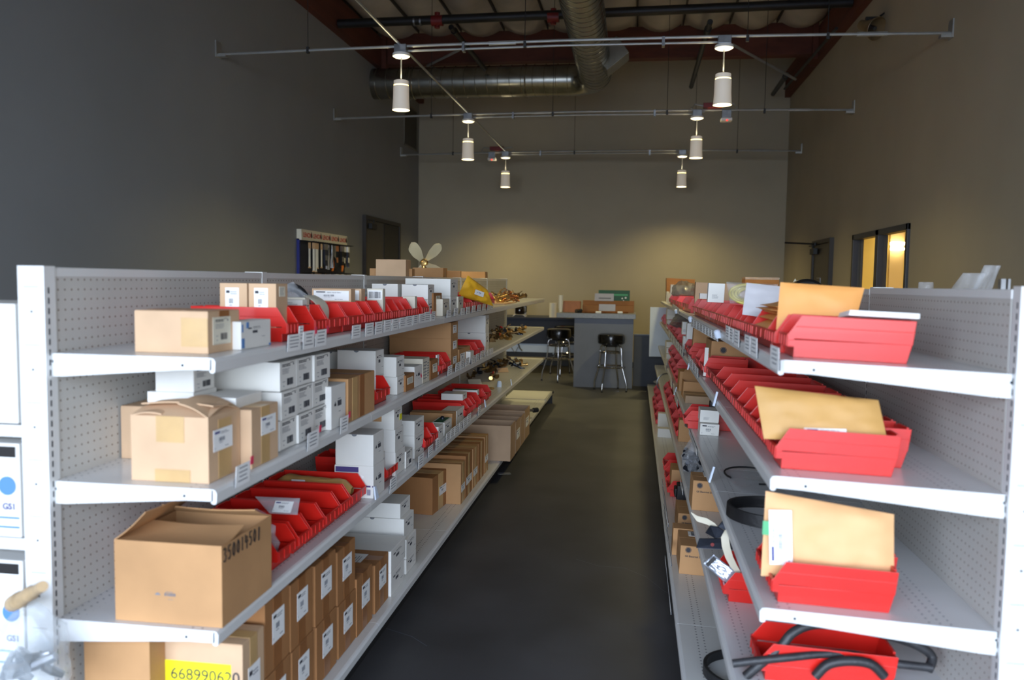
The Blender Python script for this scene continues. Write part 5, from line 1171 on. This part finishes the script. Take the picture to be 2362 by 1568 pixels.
for i in range(len(ed) - 1):
    ya = 790 - (1788 - ed[i]) * .45; yb = 790 - (1788 - ed[i + 1]) * .45
    aa = R1.pt(ed[i], ya, d=.02)[0]; ab = R1.pt(ed[i + 1], yb, d=.02)[0]
    if i == 0: aa = A0
    if aa - ab < .04: continue
    rowb.append(redbin(R1, (aa + ab) / 2, .02, aa - ab - .003, .30, .106, ['red bin holding the tall orange envelope behind the nearest bin', 'red bin crammed with folded orange envelopes on the top shelf'][i] if i < 2 else '%s red bin along the top mailer shelf' % ORD[i + 1], G))
# white pad on the nearest bin
def plane_px(sh, a, x, y): return sh.loc(isect(x, y, sh.O + sh.x * a, sh.x))
aN = P['a'] + P['w'] * .25
da, ha = plane_px(R1, aN, 1945, 730)[1:]; db = plane_px(R1, aN, 2105, 733)[1]
m = MB(); m.box(-.055, 0, 0, .055, db - da, .006); m.box(-.053, .002, .006, .055, db - da, .013); o = m.build('card_pad', 'paper', None, R1.M(aN, da, .1105) @ RY(-.10), bevel=.001); tag(o, 'white card pad lying on the nearest red bin of the top mailer shelf', 'card pad')
aE = INFO[rowb[0]]['a']
o = env4(R1, aE, [(1790, 760), (1965, 770), (1994, 664), (1800, 651)], .022, 'orange_env', 'tall orange padded envelope standing behind the nearest bin', seed=2, lean=(0, 0, -.03, -.03), wr=.003)
I = INFO[rowb[1]]
for k in range(5):
    z = .052 + .018 * k; rr = pillow(12, 6, lambda u, v: (Vector(((v - .5) * (I['w'] - .014), u * .20, .01 * math.sin(u * 5 + k))), Vector((0, 0, 1))), .015, 10 + k, .003)
    o = rr.build('padded_mailer', 'orange_env', None, R1.M(I['a'] - .002 * k, I["d0"] + .008 + .012 * (k % 3), z + .006) @ RX(.16), smooth=True); tag(o, '%s folded orange envelope from the bottom in the crammed red bin' % ORD[k], 'mailer', 'folded orange envelopes in a red bin')
aG = INFO[rowb[2]]['a']
o = env4(R1, aG, [(1712, 725), (1850, 745), (1868, 668), (1722, 652)], .010, 'grey_bag', 'grey plastic mailing sheet standing in the top shelf bins', 'plastic_mailer', 'mailer', 8, lean=(0, 0, -.02, -.02), wr=.003)
m = MB(); m.prism([(0, 0), (.09, 0), (.03, .05)], -.001, .001, 'x'); o = m.build('paper_slip', 'paper_cream', None, R1.M(INFO[rowb[1]]['a'] - .03, .10, .10)); tag(o, 'white paper corner sticking up behind the folded orange envelopes', 'paper')
# coil of yellow hose in clear wrap
aH = INFO[rowb[5]]['a'] if len(rowb) > 5 else -1.0
d1, h1 = plane_px(R1, aH, 1672, 700)[1:]; d2_, h2 = plane_px(R1, aH, 1735, 662)[1:]
r = empty('hose_coil', R1.M(aH, d1 + .10, .115)); tag(r, 'coil of yellow hose in clear wrap on the top shelf bins', 'hose')
m = MB()
for k in range(4): q = .072 - .010 * k; m.tube([(.02 * math.sin(i * .4 + k) - .01 * k, q * 1.15 * math.cos(math.pi * 2 * i / 28), .040 + q * .55 * math.sin(math.pi * 2 * i / 28)) for i in range(28)], .006, 8, closed=True)
m.build('coil', 'hose_yellow', r, smooth=True)
m = pillow(10, 8, lambda u, v: (Vector((0, (u - .5) * .20 * (1 - .2 * (1 - v)), v * .085)), Vector((1, 0, 0))), .06, 4, .008); m.build('wrap', 'clear_bag', r, smooth=True)
aW = INFO[rowb[7]]['a'] if len(rowb) > 7 else -1.3
o = white(R1, (1634, None, plane_px(R1, aW, 1634, 690)[1]), .06, 1674, 652, 'white carton flat standing upright on the top shelf bins', None, False, h0=.108); facemark(o, 'near', 'text', .45, .3, .5, .3)
o = white(R1, (1614, None, .05), .07, .10, 676, 'small white box lying on the bins before the upright white one', None, False, h0=.108)
o = box(R1, (1600, 722), .11, 1705, 650, 'tall tan carton closing the row of top shelf bins', 'card_light')
# beyond the tan carton
fb = binrow(R1, [(1588, 1573), (1572, 1560), (1559, 1550), (1549, 1543)], (712, 692), .02, .30, .106, '%s red bin beyond the tan carton on the top mailer shelf', 'far red bins on the mailer shelving top shelf')
I = INFO[fb[2]]; blob(R1.M(I['a'] + .25, .10, .10), (.5, .22, .15), 'dark_bag', 'brownish clear bag slumped over the far top shelf bins', 'bag', seed=3)
o = white(R1, (1547, None, .055), .12, .36, 656, 'wide white carton behind the far top shelf bins', None, False)
z0 = 0.
for k, yt in enumerate((671, 659, 649, 641)):
    o = box(R1, (1537, None, .03), .22, .38, yt, '%s flat brown carton from the bottom in the far end pile' % ORD[k], 'card_dark', group='flat brown cartons piled at the far end', h0=z0, seam=False); z0 = INFO[o]['top']
for k, (x, yt) in enumerate(((1537, 672), (1540, 676))): o = white(R1, (x, None, .015), .06, .04, yt, '%s thin cream packet by the far end of the top mailer shelf' % ORD[k], None, False, m='cream_card')
tags_(R1, [(1678, 8, 749, 781), (1687, 9, 753, 786), (1699, 12, 757, 795), (1724, 13, 769, 809), (1739, 15, 773, 818), (1787, 20, 793, 845)] + [(1597 + 7 * k, 6, 733 + 4 * k, 752 + 4 * k) for k in range(9)] + [(1553 + 4 * k, 4, 700 + 3 * k, 713 + 3 * k) for k in range(4)], 8)
for k, (x, y) in enumerate(((1660, 770), (1596, 736), (1562, 718))):
    a, d, hh = R1.pt(x, y, d=-.013); m = MB(); m.lathe([(.012, 0), (.014, .01), (.014, .03), (.008, .036), (0, .036)], 12, 0, RX(.3), cap=False); o = m.build('label_clip', 'sign_white', None, R1.M(a, -.016, hh - .018), smooth=True); tag(o, 'pale plastic clip on the top mailer shelf rail, %s from the aisle mouth' % ORD[k], 'clip', 'pale clips on the top mailer rail')
# ================================================================== mailer shelving, second shelf
a, d0, w, d, h = R2.fit((1801, 1081), .125, 2073, 981)
G = 'red bins on the second mailer shelf'
N2 = redbin(R2, a, d0 - .055 * d, w, d * 1.055, .106, 'nearest red bin on the second mailer shelf under the yellow mailer', G)
I = INFO[N2]; aE = I['a']
o = env4(R2, aE + .02, [(1762, 1012), (2048, 1020), (2026, 923), (1741, 890)], .03, 'yellow_env', 'large yellow padded mailer propped in the nearest second shelf bin', seed=7, lean=(0, 0, -.04, -.04), wr=.005)
envlabel(o, .32, .04, .66, .22, style='ship', lift=.022)
nx = I['a'] - I['w'] / 2 - .003
ed = [1782, 1757, 1742, 1727, 1712, 1697, 1680, 1664, 1648, 1622]
for i in range(len(ed) - 1):
    ya = 1040 - (1782 - ed[i]) * 1.05; yb = 1040 - (1782 - ed[i + 1]) * 1.05
    aa = R2.pt(ed[i], ya, d=.02)[0]; ab = R2.pt(ed[i + 1], yb, d=.02)[0]
    if i == 0: aa = nx
    if aa - ab < .03: continue
    redbin(R2, (aa + ab) / 2, .02, aa - ab - .003, .36, .106, '%s red bin behind the yellow mailer on the second shelf' % ORD[i] if i else 'red bin right behind the yellow mailer on the second shelf', G); eb_ = ab
o = box(R2, (1641, None, .055), .34, 1790, 786, 'tan printed carton with round emblem behind the second shelf bins', 'card'); ge(o, .14, .74, .95)
I = INFO[o]; b = MB(); b.box(0, 0, 0, .002, .045, .09); 
o2 = box(R2, (1600, None, .03), .10, 1705, 757, 'tall plain brown carton under the top shelf past the printed one', 'card')
bb = binrow(R2, [(1625, 1614), (1613, 1604)], (840, 826), .01, .22, .104, '%s red bin in front of the tall plain brown carton', 'red bins before the tall brown carton')
o = inside(R2, bb[0], .42, .04, .012, .02, .15, 'slim white card upright at the edge of the second shelf', 'white_card', 'card', 'card'); 
# farther: white boxes, dark bag and bins
fb = binrow(R2, [(1590, 1578)], (820, 812), .01, .28, .104, '%s', None, ['red bin with a pale stripe beyond the tall brown carton'])
for k, (x, yt, z, lb) in enumerate(((1574, 805, 0, 'bottom slim white box past the striped red bin'), (1574, 742, .10, 'tall slim white box standing past the striped red bin'), (1585, 745, .10, 'square white box beside the tall slim white one'))):
    o = white(R2, (x, None, .01, 800), .10, .045 if k < 2 else .06, .10 if k == 0 else yt, lb, None, False, h0=z)
    if k == 1: facemark(o, 'near', 'text', .5, .3, .8, .3)
blob(R2.M(R2.pt(1566, 740, d=.05)[0], .10, .10), (.40, .22, .15), 'dark_bag', 'dark crumpled plastic bag hanging over the second shelf far end', 'bag', seed=9)
fb = binrow(R2, [(1562, 1556), (1555, 1549), (1548, 1542), (1541, 1536)], (790, 775), .01, .28, .104, '%s red bin of the far group on the second mailer shelf', 'far red bins on the second mailer shelf')
z0 = 0
for k, (x, yt, lb) in enumerate(((1536, 738, 'lower white box at the far second shelf'), (1535, 725, 'middle white box at the far second shelf'), (1536, 712, 'upper white box at the far second shelf'))): o = white(R2, (x + 3, None, .01), .3, .3, yt, lb, None, False, h0=z0); z0 = INFO[o]['top']
fb = binrow(R2, [(1530, 1527), (1526, 1522)], (740, 735), .01, .25, .104, '%s red bin at the very end of the second mailer shelf', 'last red bins on the second mailer shelf')
tags_(R2, [(1590 + 6 * k, 5, 815 + 9 * k, 838 + 9 * k) for k in range(4)] + [(1544 + 5 * k, 4, 757 + 7 * k, 775 + 7 * k) for k in range(7)], 8)
for k, (x, y) in enumerate(((1650, 925), (1589, 845))):
    a, d, hh = R2.pt(x, y, d=-.013); m = MB(); m.prism([(-.016, 0), (.016, 0), (.006, .06), (-.006, .06)], -.008, .0, 'y'); o = m.build('label_clip', 'sign_white', None, R2.M(a, -.016, hh - .02) @ RX(-.2)); tag(o, 'pale plastic clip on the second mailer shelf rail, %s from the mouth' % ORD[k], 'clip', 'pale clips on the second mailer rail')
# ================================================================== mailer shelving, third shelf
a, d0, w, d, h = R3.fit((1793, 1389), .125, 2068, 1297)
N3 = redbin(R3, a, d0 - .055 * d, w, d * 1.055, .106, 'nearest red bin on the third mailer shelf holding the big kraft envelope', 'red bins on the third mailer shelf')
I = INFO[N3]
o = env4(R3, I['a'] + .01, [(1755, 1328), (2062, 1330), (2062, 1186), (1766, 1132)], .035, 'kraft_env', 'big kraft padded envelope with white label in the nearest third shelf bin', seed=11, lean=(0, 0, -.03, -.03), wr=.008)
envlabel(o, .05, .16, .225, .80, style='ship', lift=.026, rot90=True)
envlabel(o, -.018, .50, .035, .66, 'green_tab', None, 'green_tab', lift=.024)
nb = redbin(R3, I['a'] - I['w'] - .004, .02, I['w'], .34, .106, 'red bin hidden behind the big kraft envelope', 'red bins on the third mailer shelf')
# black drive belt
aB = R3.pt(1700, 1205)[0] - .06
a_, d_, _ = R3.pt(1790, 1182, .03); r_ = .155
m = MB(); n = 44
prof = [(r_, 0), (r_ + .004, .0), (r_ + .004, .042), (r_ - .006, .042), (r_ - .010, .030), (r_ - .006, .018), (r_ - .010, .006)]
m.lathe(prof + [prof[0]], n, 0, None, cap=False); o = m.build('drive_belt', 'rubber', None, R3.M(a_ - .02, d_ - .005, .002) @ Matrix.Scale(.92, 4, (1, 0, 0)), smooth=True); tag(o, 'black ribbed drive belt ring lying on the third mailer shelf', 'belt')
m = MB(); m.tube([(-r_ * .72, -r_ * .72 - .006, .005), (-r_ * .73, -r_ * .73 - .006, .03), (-r_ * .70, -r_ * .75 - .006, .04)], .0015, 5); m.build('twist_tie', 'sign_white', o)
# clear bag with cable lying flat
a_, d_, _ = R3.pt(1780, 1118, 0)
r = empty('bagged_cable', R3.M(a_, d_, .0)); tag(r, 'flat clear bag with a thin cable behind the drive belt', 'bag')
m = pillow(14, 10, lambda u, v: (Vector(((u - .5) * .42, (v - .5) * .34 + .05 * (u - .5), .006)), Vector((0, 0, 1))), .008, 6, .006); m.build('bag', 'clear_bag', r, smooth=True)
m = MB(); m.tube([(-.1 + .16 * math.cos(t_ * .25), -.06 + .12 * math.sin(t_ * .25), .012) for t_ in range(22)], .004, 6); m.build('cable', 'rubber', r, smooth=True)
# white boxes with red bin
z0 = 0
lo = white(R3, (1613, 1003), .15, 1659, 976, 'lower white labelled box of the pair on the bare third shelf', None, False); facemark(lo, 'near', 'ship', .5, .5, .9, .9, ink=('ink', 'ink_soft'))
up = white(R3, (1615, None, INFO[lo]['d0']), .15, 1661, 945, 'upper white box of the pair on the bare third shelf', None, False, h0=INFO[lo]['top']); facemark(up, 'near', 'text', .35, .3, .4, .3)
I = INFO[lo]
o = redbin(R3, I['a'] - I['w'] / 2 - .12, I['d0'] - .07, .16, .36, .104, 'wide red bin behind the pair of white boxes on the third shelf', 'wide red bins on the third mailer shelf')
o = redbin(R3, I['a'] - I['w'] / 2 - .27, I['d0'] - .05, .11, .36, .104, 'second red bin behind the pair of white boxes on the third shelf', 'wide red bins on the third mailer shelf')
a_, d_ = INFO[o]['a'], INFO[o]['d0']; m = MB(); m.box(-.04, -.03, 0, .04, .06, .05); q = m.build('black_coil', 'rubber', None, R3.M(a_ + .03, d_ + .16, .09), bevel=.008); tag(q, 'black block resting in the red bin behind the white pair', 'part')
# farther third shelf: crumpled bag, open cartons
o = box(R3, (1581, None, .02), .26, .38, 912, 'scuffed grey brown carton past the wide red bins on the third shelf', 'card_grey', tape='t')
o = opencarton(R3, (1577, None, .02), .20, .42, 880, 'open tan carton beyond the scuffed grey carton on the third shelf', 'card', (('far', 60, .08),))
o = box(R3, (1568, None, .01), .25, .40, 856, 'brown carton behind the open one on the third shelf', 'card')
fb = binrow(R3, [(1562, 1557), (1556, 1551), (1551, 1546), (1546, 1541)], (860, 845), .01, .30, .104, '%s red bin past the cartons on the third mailer shelf', 'far red bins on the third mailer shelf')
fb2 = binrow(R3, [(1560, 1552), (1552, 1545), (1545, 1540)], (850, 835), .01, .30, .104, '%s red bin stacked on top at the far third shelf', 'stacked red bins at the far third shelf', h0=.107)
z0 = 0
for k, yt in enumerate((829, 816, 802, 788)): o = white(R3, (1537, None, .01), .35, .36, yt, '%s white box from the bottom in the far third shelf stack' % ORD[k], None, False, h0=z0, group='white boxes stacked at the far third shelf'); z0 = INFO[o]['top']
tags_(R3, [(1600, 22, 985, 1000), (1548, 5, 862, 885), (1555, 5, 880, 903), (1535, 5, 820, 845), (1560, 8, 900, 920)], 8)
for k, (x, y) in enumerate(((1640, 1100), (1583, 965), (1557, 905))):
    a, d, hh = R3.pt(x, y, d=-.013); m = MB(); m.prism([(-.018, 0), (.018, 0), (.006, .065), (-.006, .065)], -.008, .0, 'y'); o = m.build('label_clip', 'sign_white', None, R3.M(a, -.016, hh - .02) @ RX(-.25)); tag(o, 'pale plastic clip on the third mailer shelf rail, %s from the mouth' % ORD[k], 'clip', 'pale clips on the third mailer rail')
# ================================================================== mailer shelving, fourth shelf
a, d0, w, d, h = R4.fit((1681, 1388), .12, .34, 1326)
N4 = redbin(R4, a, d0 - .02, w, .34, .104, 'red bin holding the silver bag and black plates on the fourth shelf', 'red bins on the fourth mailer shelf')
n4 = redbin(R4, a - w - .004, d0 - .02, w, .34, .104, 'red bin just beyond the silver bag on the fourth shelf', 'red bins on the fourth mailer shelf')
I = INFO[N4]; aS = I['a']
o = env4(R4, aS + .02, [(1676, 1346), (1698, 1318), (1646, 1279), (1622, 1300)], .012, 'foil', 'crinkled silver bag hanging out of the fourth shelf bin', 'foil_bag', 'bag', 5, lean=(0, 0, -.02, -.02), wr=.005); envlabel(o, .1, .82, .9, .95, 'ink_black', None, 'dark_band', lift=.008)
def plate(px, lean, lb, th=.006, mt='metal_dark'):
    P = [isect(x, y, R4.O + R4.x * (aS + l), R4.x) for (x, y), l in zip(px, lean)]; nn = R4.x
    b = MB(); n = len(P); b.v = [tuple(p) for p in P] + [tuple(p - nn * th) for p in P]; b.f = [tuple(range(n)), tuple(range(2 * n - 1, n - 1, -1))] + [(i, i + n, (i + 1) % n + n, (i + 1) % n) for i in range(n)]; b.m = [0] * len(b.f)
    o = b.build('metal_plate', mt, bevel=.0015); return tag(o, lb, 'plate', 'dark plates on the fourth shelf'), P
o, P_ = plate([(1606, 1264), (1690, 1268), (1690, 1242), (1613, 1242)], (.02, .02, .0, .0), 'black flat plate with a round hole jutting over the fourth shelf edge')
c = isect(1643, 1255, R4.O + R4.x * (aS + .012), R4.x); m = MB(); m.cyl(c + R4.x * .0045, c + R4.x * .002, .0065, 14); m.build('hole', 'red_box', o)
plate([(1627, 1229), (1650, 1242), (1690, 1235), (1655, 1215), (1638, 1212)], (-.03, -.03, -.03, -.05, -.05), 'dark notched plate above the plate with the round hole')
plate([(1655, 1215), (1690, 1230), (1690, 1195), (1668, 1200)], (-.06, -.06, -.07, -.07), 'dark plate leaning at the back of the fourth shelf group')
def strap(px, lean, wid, lb, wv):
    P = [isect(x, y, R4.O + R4.x * (aS + l), R4.x) for (x, y), l in zip(px, lean)]; b = MB(); n = len(P); t = R4.x * .003
    for i, p in enumerate(P):
        w_ = wv[i]; b.v += [tuple(p - w_), tuple(p + w_), tuple(p + w_ - t), tuple(p - w_ - t)]
    for i in range(n - 1):
        for k in range(4): q = (k + 1) % 4; b.f.append((i * 4 + k, i * 4 + q, i * 4 + 4 + q, i * 4 + 4 + k)); b.m.append(0)
    b.f += [(0, 1, 2, 3), ((n - 1) * 4 + 3, (n - 1) * 4 + 2, (n - 1) * 4 + 1, (n - 1) * 4)]; b.m += [0, 0]
    o = b.build('strap', 'strap', smooth=True); return tag(o, lb, 'strap', 'cream straps on the fourth shelf')
X_ = R4.y
strap([(1690, 1212), (1678, 1225), (1672, 1240), (1675, 1262), (1682, 1285), (1692, 1305), (1705, 1322)], (.03, .05, .06, .06, .05, .04, .03), 0, 'cream printed strap curling over the fourth shelf edge', [X_ * .004 + R4.z * .004, X_ * .010, X_ * .013, X_ * .014, X_ * .013 + R4.z * .002, X_ * .011 + R4.z * .004, X_ * .006 + R4.z * .004])
strap([(1594, 1182), (1608, 1196), (1630, 1202), (1648, 1212), (1660, 1222)], (-.10, -.09, -.08, -.07, -.06), 0, 'cream strap arching out towards the aisle above the dark plates', [R4.z * .002, R4.z * .010, R4.z * .011, R4.z * .009, R4.z * .004])
o = box(R4, (1594, 1176), .20, 1668, 1107, 'tan printed carton with round emblem on the fourth shelf', 'card'); ge(o, .12, .84, .75); sticker(o, 'top', .25, .55, .5, .3, 'text', 'paper', name='packing_slip')
# fittings in clear bags, farther on the fourth shelf
for k, (x, y, sx, sz, lb) in enumerate(((1615, 1068, .14, .16, 'clear bag of dark fittings on the fourth shelf behind the printed carton'), (1583, 1090, .14, .22, 'long clear bag of fittings hanging at the fourth shelf edge'), (1590, 1020, .16, .20, 'clear bag of fittings farther along the fourth shelf'))):
    a, d, hh = R4.pt(x, y, .0, d=.03 + .08 * (k == 0)); blob(R4.M(a, .06 + .10 * (k == 0), .0), (.13, sx * .8, sz * .75), 'clear_bag', lb, 'bag', seed=20 + k, content=('metal_dark', 12))
o = box(R4, (1567, None, .02), .12, .35, 968, 'narrow tan carton with dark round emblem on the fourth shelf', 'card'); ge(o, .1, .8, 1., False)
fb = binrow(R4, [(1561, 1556), (1556, 1550), (1550, 1544), (1544, 1539), (1539, 1534), (1534, 1530)], (985, 900), .01, .30, .104, '%s red bin of the far row on the fourth mailer shelf', 'far red bins on the fourth mailer shelf')
fb = binrow(R4, [(1562, 1557), (1557, 1551), (1551, 1545), (1545, 1540)], (970, 900), .03, .30, .104, '%s red bin stacked on the far row of the fourth shelf', 'stacked red bins on the fourth mailer shelf', h0=.107)
o = redbin(R4, R4.pt(1752, 1475, h=.104)[0] - .06, .06, .16, .36, .104, 'nearest red bin on the fourth shelf beneath the black hose', 'red bins on the fourth mailer shelf'); I = INFO[o]
a, d, _ = R4.pt(1743, 1463, .002); m = MB(); m.box(-.012, -.012, 0, .012, .012, .0006); o = m.build('pink_sticker', 'pink', None, R4.M(a, d, .0005, .78)); tag(o, 'small pink square sticker on the bare fourth shelf', 'sticker')
aC = I['a'] + I['w'] * .1
def hose(px, h, r_, lb, m_='rubber_worn', rr=R4, lean=None):
    P = [isect(x, y, rr.O + rr.x * (aC + (lean[i] if lean else 0)), rr.x) for i, (x, y) in enumerate(px)]
    Q = []   # catmull-rom
    for i in range(len(P) - 1):
        p0, p1, p2, p3 = P[max(0, i - 1)], P[i], P[i + 1], P[min(len(P) - 1, i + 2)]
        for t_ in [k / 6 for k in range(6)]: Q.append(.5 * ((2 * p1) + (p2 - p0) * t_ + (2 * p0 - 5 * p1 + 4 * p2 - p3) * t_ ** 2 + (3 * p1 - p0 - 3 * p2 + p3) * t_ ** 3))
    Q.append(P[-1]); m = MB(); m.tube(Q, r_, 12); o = m.build('rubber_hose', m_, smooth=True); return tag(o, lb, 'hose', 'black hoses on the fourth shelf')
hose([(1720, 1560), (1755, 1530), (1800, 1492), (1830, 1458), (1880, 1440), (1960, 1446), (2060, 1468), (2120, 1490), (2150, 1515), (2140, 1545)], 0, .013, 'black rubber hose looping high over the lowest red bin', lean=(.06, .06, .05, .04, .03, .0, -.02, -.02, -.02, .0))
hose([(1690, 1530), (1740, 1524), (1820, 1516), (1900, 1508), (1970, 1510), (2020, 1525), (2080, 1532), (2150, 1540)], 0, .011, 'black rubber hose lying straight across the lowest red bin', lean=(.07, .07, .07, .06, .05, .05, .05, .05))
hose([(1880, 1560), (1910, 1532), (1960, 1524), (2010, 1532), (2040, 1560)], 0, .013, 'black rubber hose coil end low in the lowest red bin', lean=(.08,) * 5)
tags_(R4, [(1545, 14, 1100, 1108), (1573, 7, 1100, 1118)], 8)
# ================================================================== mailer shelving, base deck
o = box(R0, (1565, 1323), .26, 1660, 1257, 'tan printed carton with round emblem nearest on the base deck', 'card'); ge(o, .12, .86, .75); sticker(o, 'top', .22, .5, .3, .5, 'bars', 'paper', name='packing_slip')
I = INFO[o]
b = MB(); b.box(-.05, -.15, 0, .05, .15, I['h'] * 1.02); q = b.build('carton', 'card', None, R0.M(I['a'] - I['w'] / 2 - .06, I['d0'] + .13, .001), bevel=.003); tag(q, 'thin brown carton standing behind the nearest printed one on the base', 'carton')
o = box(R0, (1564, None, .05), .30, 1640, 1183, 'tan printed carton with round emblem, farther on the base deck', 'card'); ge(o, .12, .82, .75)
o = box(R0, (1549, None, .05), .22, 1640, 1083, 'plain tan carton past the two printed ones on the base deck', 'card')
P = R0.pt(1558, 1175, 0); r = empty('black_breaker', R0.M(P[0], P[1] + .06, 0)); tag(r, 'black boxy electrical part on a white foot, base deck', 'electrical part')
m = MB(); m.box(-.06, -.06, .06, .06, .08, .16); m.box(-.05, -.075, .09, .05, -.06, .14); m.build('body', 'black', r, bevel=.006); m = MB(); m.box(-.05, -.04, 0, .05, .06, .06); m.build('foot', 'sign_white', r, bevel=.003)
fb = binrow(R0, [(1541, 1537), (1537, 1533), (1532, 1528)], (1110, 1075), .03, .34, .104, '%s red bin past the cartons on the base deck', 'red bins on the mailer base deck')
o = white(R0, (1517, None, .02), .12, .36, 988, 'blank white carton on the mailer base deck between red bins', None, False)
o = white(R0, (1518, None, .035), .12, .36, 953, 'white cartons with open flap beyond the blank one on the base', None, False)
fb = binrow(R0, [(1515, 1512), (1512, 1509), (1509, 1507), (1507, 1505)], (940, 915), .02, .34, .104, '%s red bin of the far base deck row', 'far red bins on the mailer base deck')
fb = binrow(R0, [(1515, 1512), (1512, 1509), (1509, 1507)], (930, 910), .03, .34, .104, '%s red bin stacked on the far base deck row', 'stacked far red bins on the mailer base deck', h0=.107)
I = INFO[fb[2]]; blob(R0.M(I['a'] - .3, .16, .2), (.25, .24, .055), 'clear_bag', 'clear bag of brass bits at the far base deck end', 'bag', seed=33, content=('brass', 8))
m = MB(); m.tube([(0, .10 * math.cos(t_ * .262), .10 * math.sin(t_ * .262) + .1) for t_ in range(24)], .008, 8, closed=True); o = m.build('wire_ring', 'metal', None, R0.M(INFO[fb[1]]['a'], .14, .21) @ RZ(.2), smooth=True); tag(o, 'grey wire ring resting on the far base deck bins', 'ring')
a, d, _ = R0.pt(1640, 1535, .0)
for k, (rx, dy, z) in enumerate(((.15, 0, 0), (.13, .10, .0))):
    prof = [(rx, 0), (rx + .004, 0), (rx + .004, .032), (rx - .008, .032), (rx - .008, .0)]
    m = MB(); m.lathe(prof, 40, 0, None, cap=False); o = m.build('drive_belt', 'rubber', None, R0.M(a + .06 - .03 * k, d + .12 + dy, .001 + k * .034), smooth=True); tag(o, 'black drive belt low on the base deck, %s one' % ('larger', 'smaller')[k], 'belt', 'drive belts on the base deck')
tags_(R0, [(1545, 22, 1274, 1291), (1545, 20, 1190, 1203), (1535, 18, 1095, 1108), (1538, 18, 1114, 1126), (1540, 20, 1152, 1166)], 8)
# ================================================================== goods showing over the mailer shelving pegboard (far face)
xb = PRX + .075; ZS = 1.22; GRi = Matrix.Translation((-PRX, -RJ[0], 0))
for i in (0, 1, 2, 3, 4, 5):
    y0, y1 = RJ[i], RJ[i + 1]; dz = RB * (y0 - RY0); m = MB(); m.box(xb, y0, ZS + dz - .004, xb + .42, y1, ZS + dz); m.box(xb + .418, y0, ZS + dz - .036, xb + .43, y1, ZS + dz); m.build('shelf', 'steel', GR, GRi)
def rear(x, y, Y): return aty(x, y, Y)
o = None
P = rear(1702, 641, 7.75); m = MB(); zt = ZS + RB * (7.7 - RY0); m.box(0, 0, 0, .30, .24, P.z - zt); o = m.build('carton', 'card_dark', None, TR(max(P.x, xb + .04), 7.75, zt + .008), bevel=.004); tag(o, 'brown shrink wrapped carton seen over the pegboard beyond the hose coil', 'carton'); m = MB(); m.box(-.001, -.001, P.z - zt - .02, .301, .241, P.z - zt + .001); m.build('wrap', 'clear_stiff', o)
P = rear(1860, 664, 5.7); m = MB(); m.lathe([(.125, -.05), (.142, -.03), (.142, .03), (.125, .05), (.09, .04), (.09, -.04), (.125, -.05)], 40, 0, RX(math.radians(90)), cap=False); P = rear(1860, 643, 5.7); o = m.build('tire', 'rubber', None, TR(max(P.x, xb + .15), 5.7, max(P.z - .142, ZS + RB * (5.7 - RY0) + .143)), smooth=True); tag(o, 'black round tire showing over the pegboard behind the orange envelope', 'tire')
P = rear(1834, 642, 6.1); m = MB(); m.prism([(-.10, 0), (.12, 0), (-.0, .20)], -.002, .002, 'y'); zt = ZS + RB * (6.1 - RY0); o = m.build('paper_sheet', 'paper_cream', None, TR(max(P.x, xb + .08), 6.1, P.z - .2)); tag(o, 'pale paper corner beside the black tire over the pegboard', 'paper')
for k, (x, y, Y, sx, sz, tilt, lb) in enumerate(((2165, 632, 2.75, .06, .07, -.5, 'tall twisted clear plastic scrap standing over the near pegboard'), (2135, 655, 2.95, .09, .05, -.8, 'clear plastic scrap curling left over the near pegboard'), (2035, 664, 3.1, .06, .02, .2, 'small clear bag peeping over the pegboard by the window'))):
    P = rear(2250 if k == 0 else (2195 if k == 1 else 2143), 664, Y)
    o = pillow(8, 10, lambda u, v: (Vector(((u - .5) * sx * (1.2 - .4 * v) + .04 * tilt * -v * (1 + v), .02 * math.sin(v * 4), v * (sz + .15) - .15)), Vector((0, -1, 0))), .03, 30 + k, .015).build('plastic_scrap', 'clear_bag', None, TR(max(P.x, xb + .05), Y, P.z), smooth=True); tag(o, lb, 'plastic', 'clear plastic over the near pegboard')
P = rear(2316, 660, 2.45); m = MB(); m.box(-.012, -.01, -.2, .0, .01, .02); m.box(.006, -.01, -.2, .012, .01, .02); o = m.build('metal_clip', 'metal', None, TR(P.x, 2.45, P.z)); tag(o, 'small metal clip sticking up over the pegboard at the frame edge', 'clip')
# a paper slip on the floor
P = atz(1163, 1092, 0); m = MB(); m.box(-.05, -.03, .0002, .05, .03, .001); o = m.build('paper_slip', 'ink_soft', None, TR(P.x, P.y, 0) @ RZ(.3)); tag(o, 'scrap of grey paper on the dark aisle floor', 'paper')
# hairline cracks in the slab
def crack(px, nm):
    P = [atz(x, y, 0) for x, y in px]; b = MB()
    for i, p in enumerate(P): b.v += [(p.x, p.y - .0016, .0006), (p.x, p.y + .0016, .0006)]
    for i in range(len(P) - 1): b.f.append((2 * i, 2 * i + 1, 2 * i + 3, 2 * i + 2)); b.m.append(0)
    struct(b.build(nm, 'counter'))
crack([(1330, 1290), (1380, 1305), (1440, 1310), (1490, 1330), (1530, 1362), (1565, 1380)], 'trim_7'); crack([(860, 1440), (900, 1452), (950, 1468), (985, 1490)], 'trim_8')
bpy.context.view_layer.update()
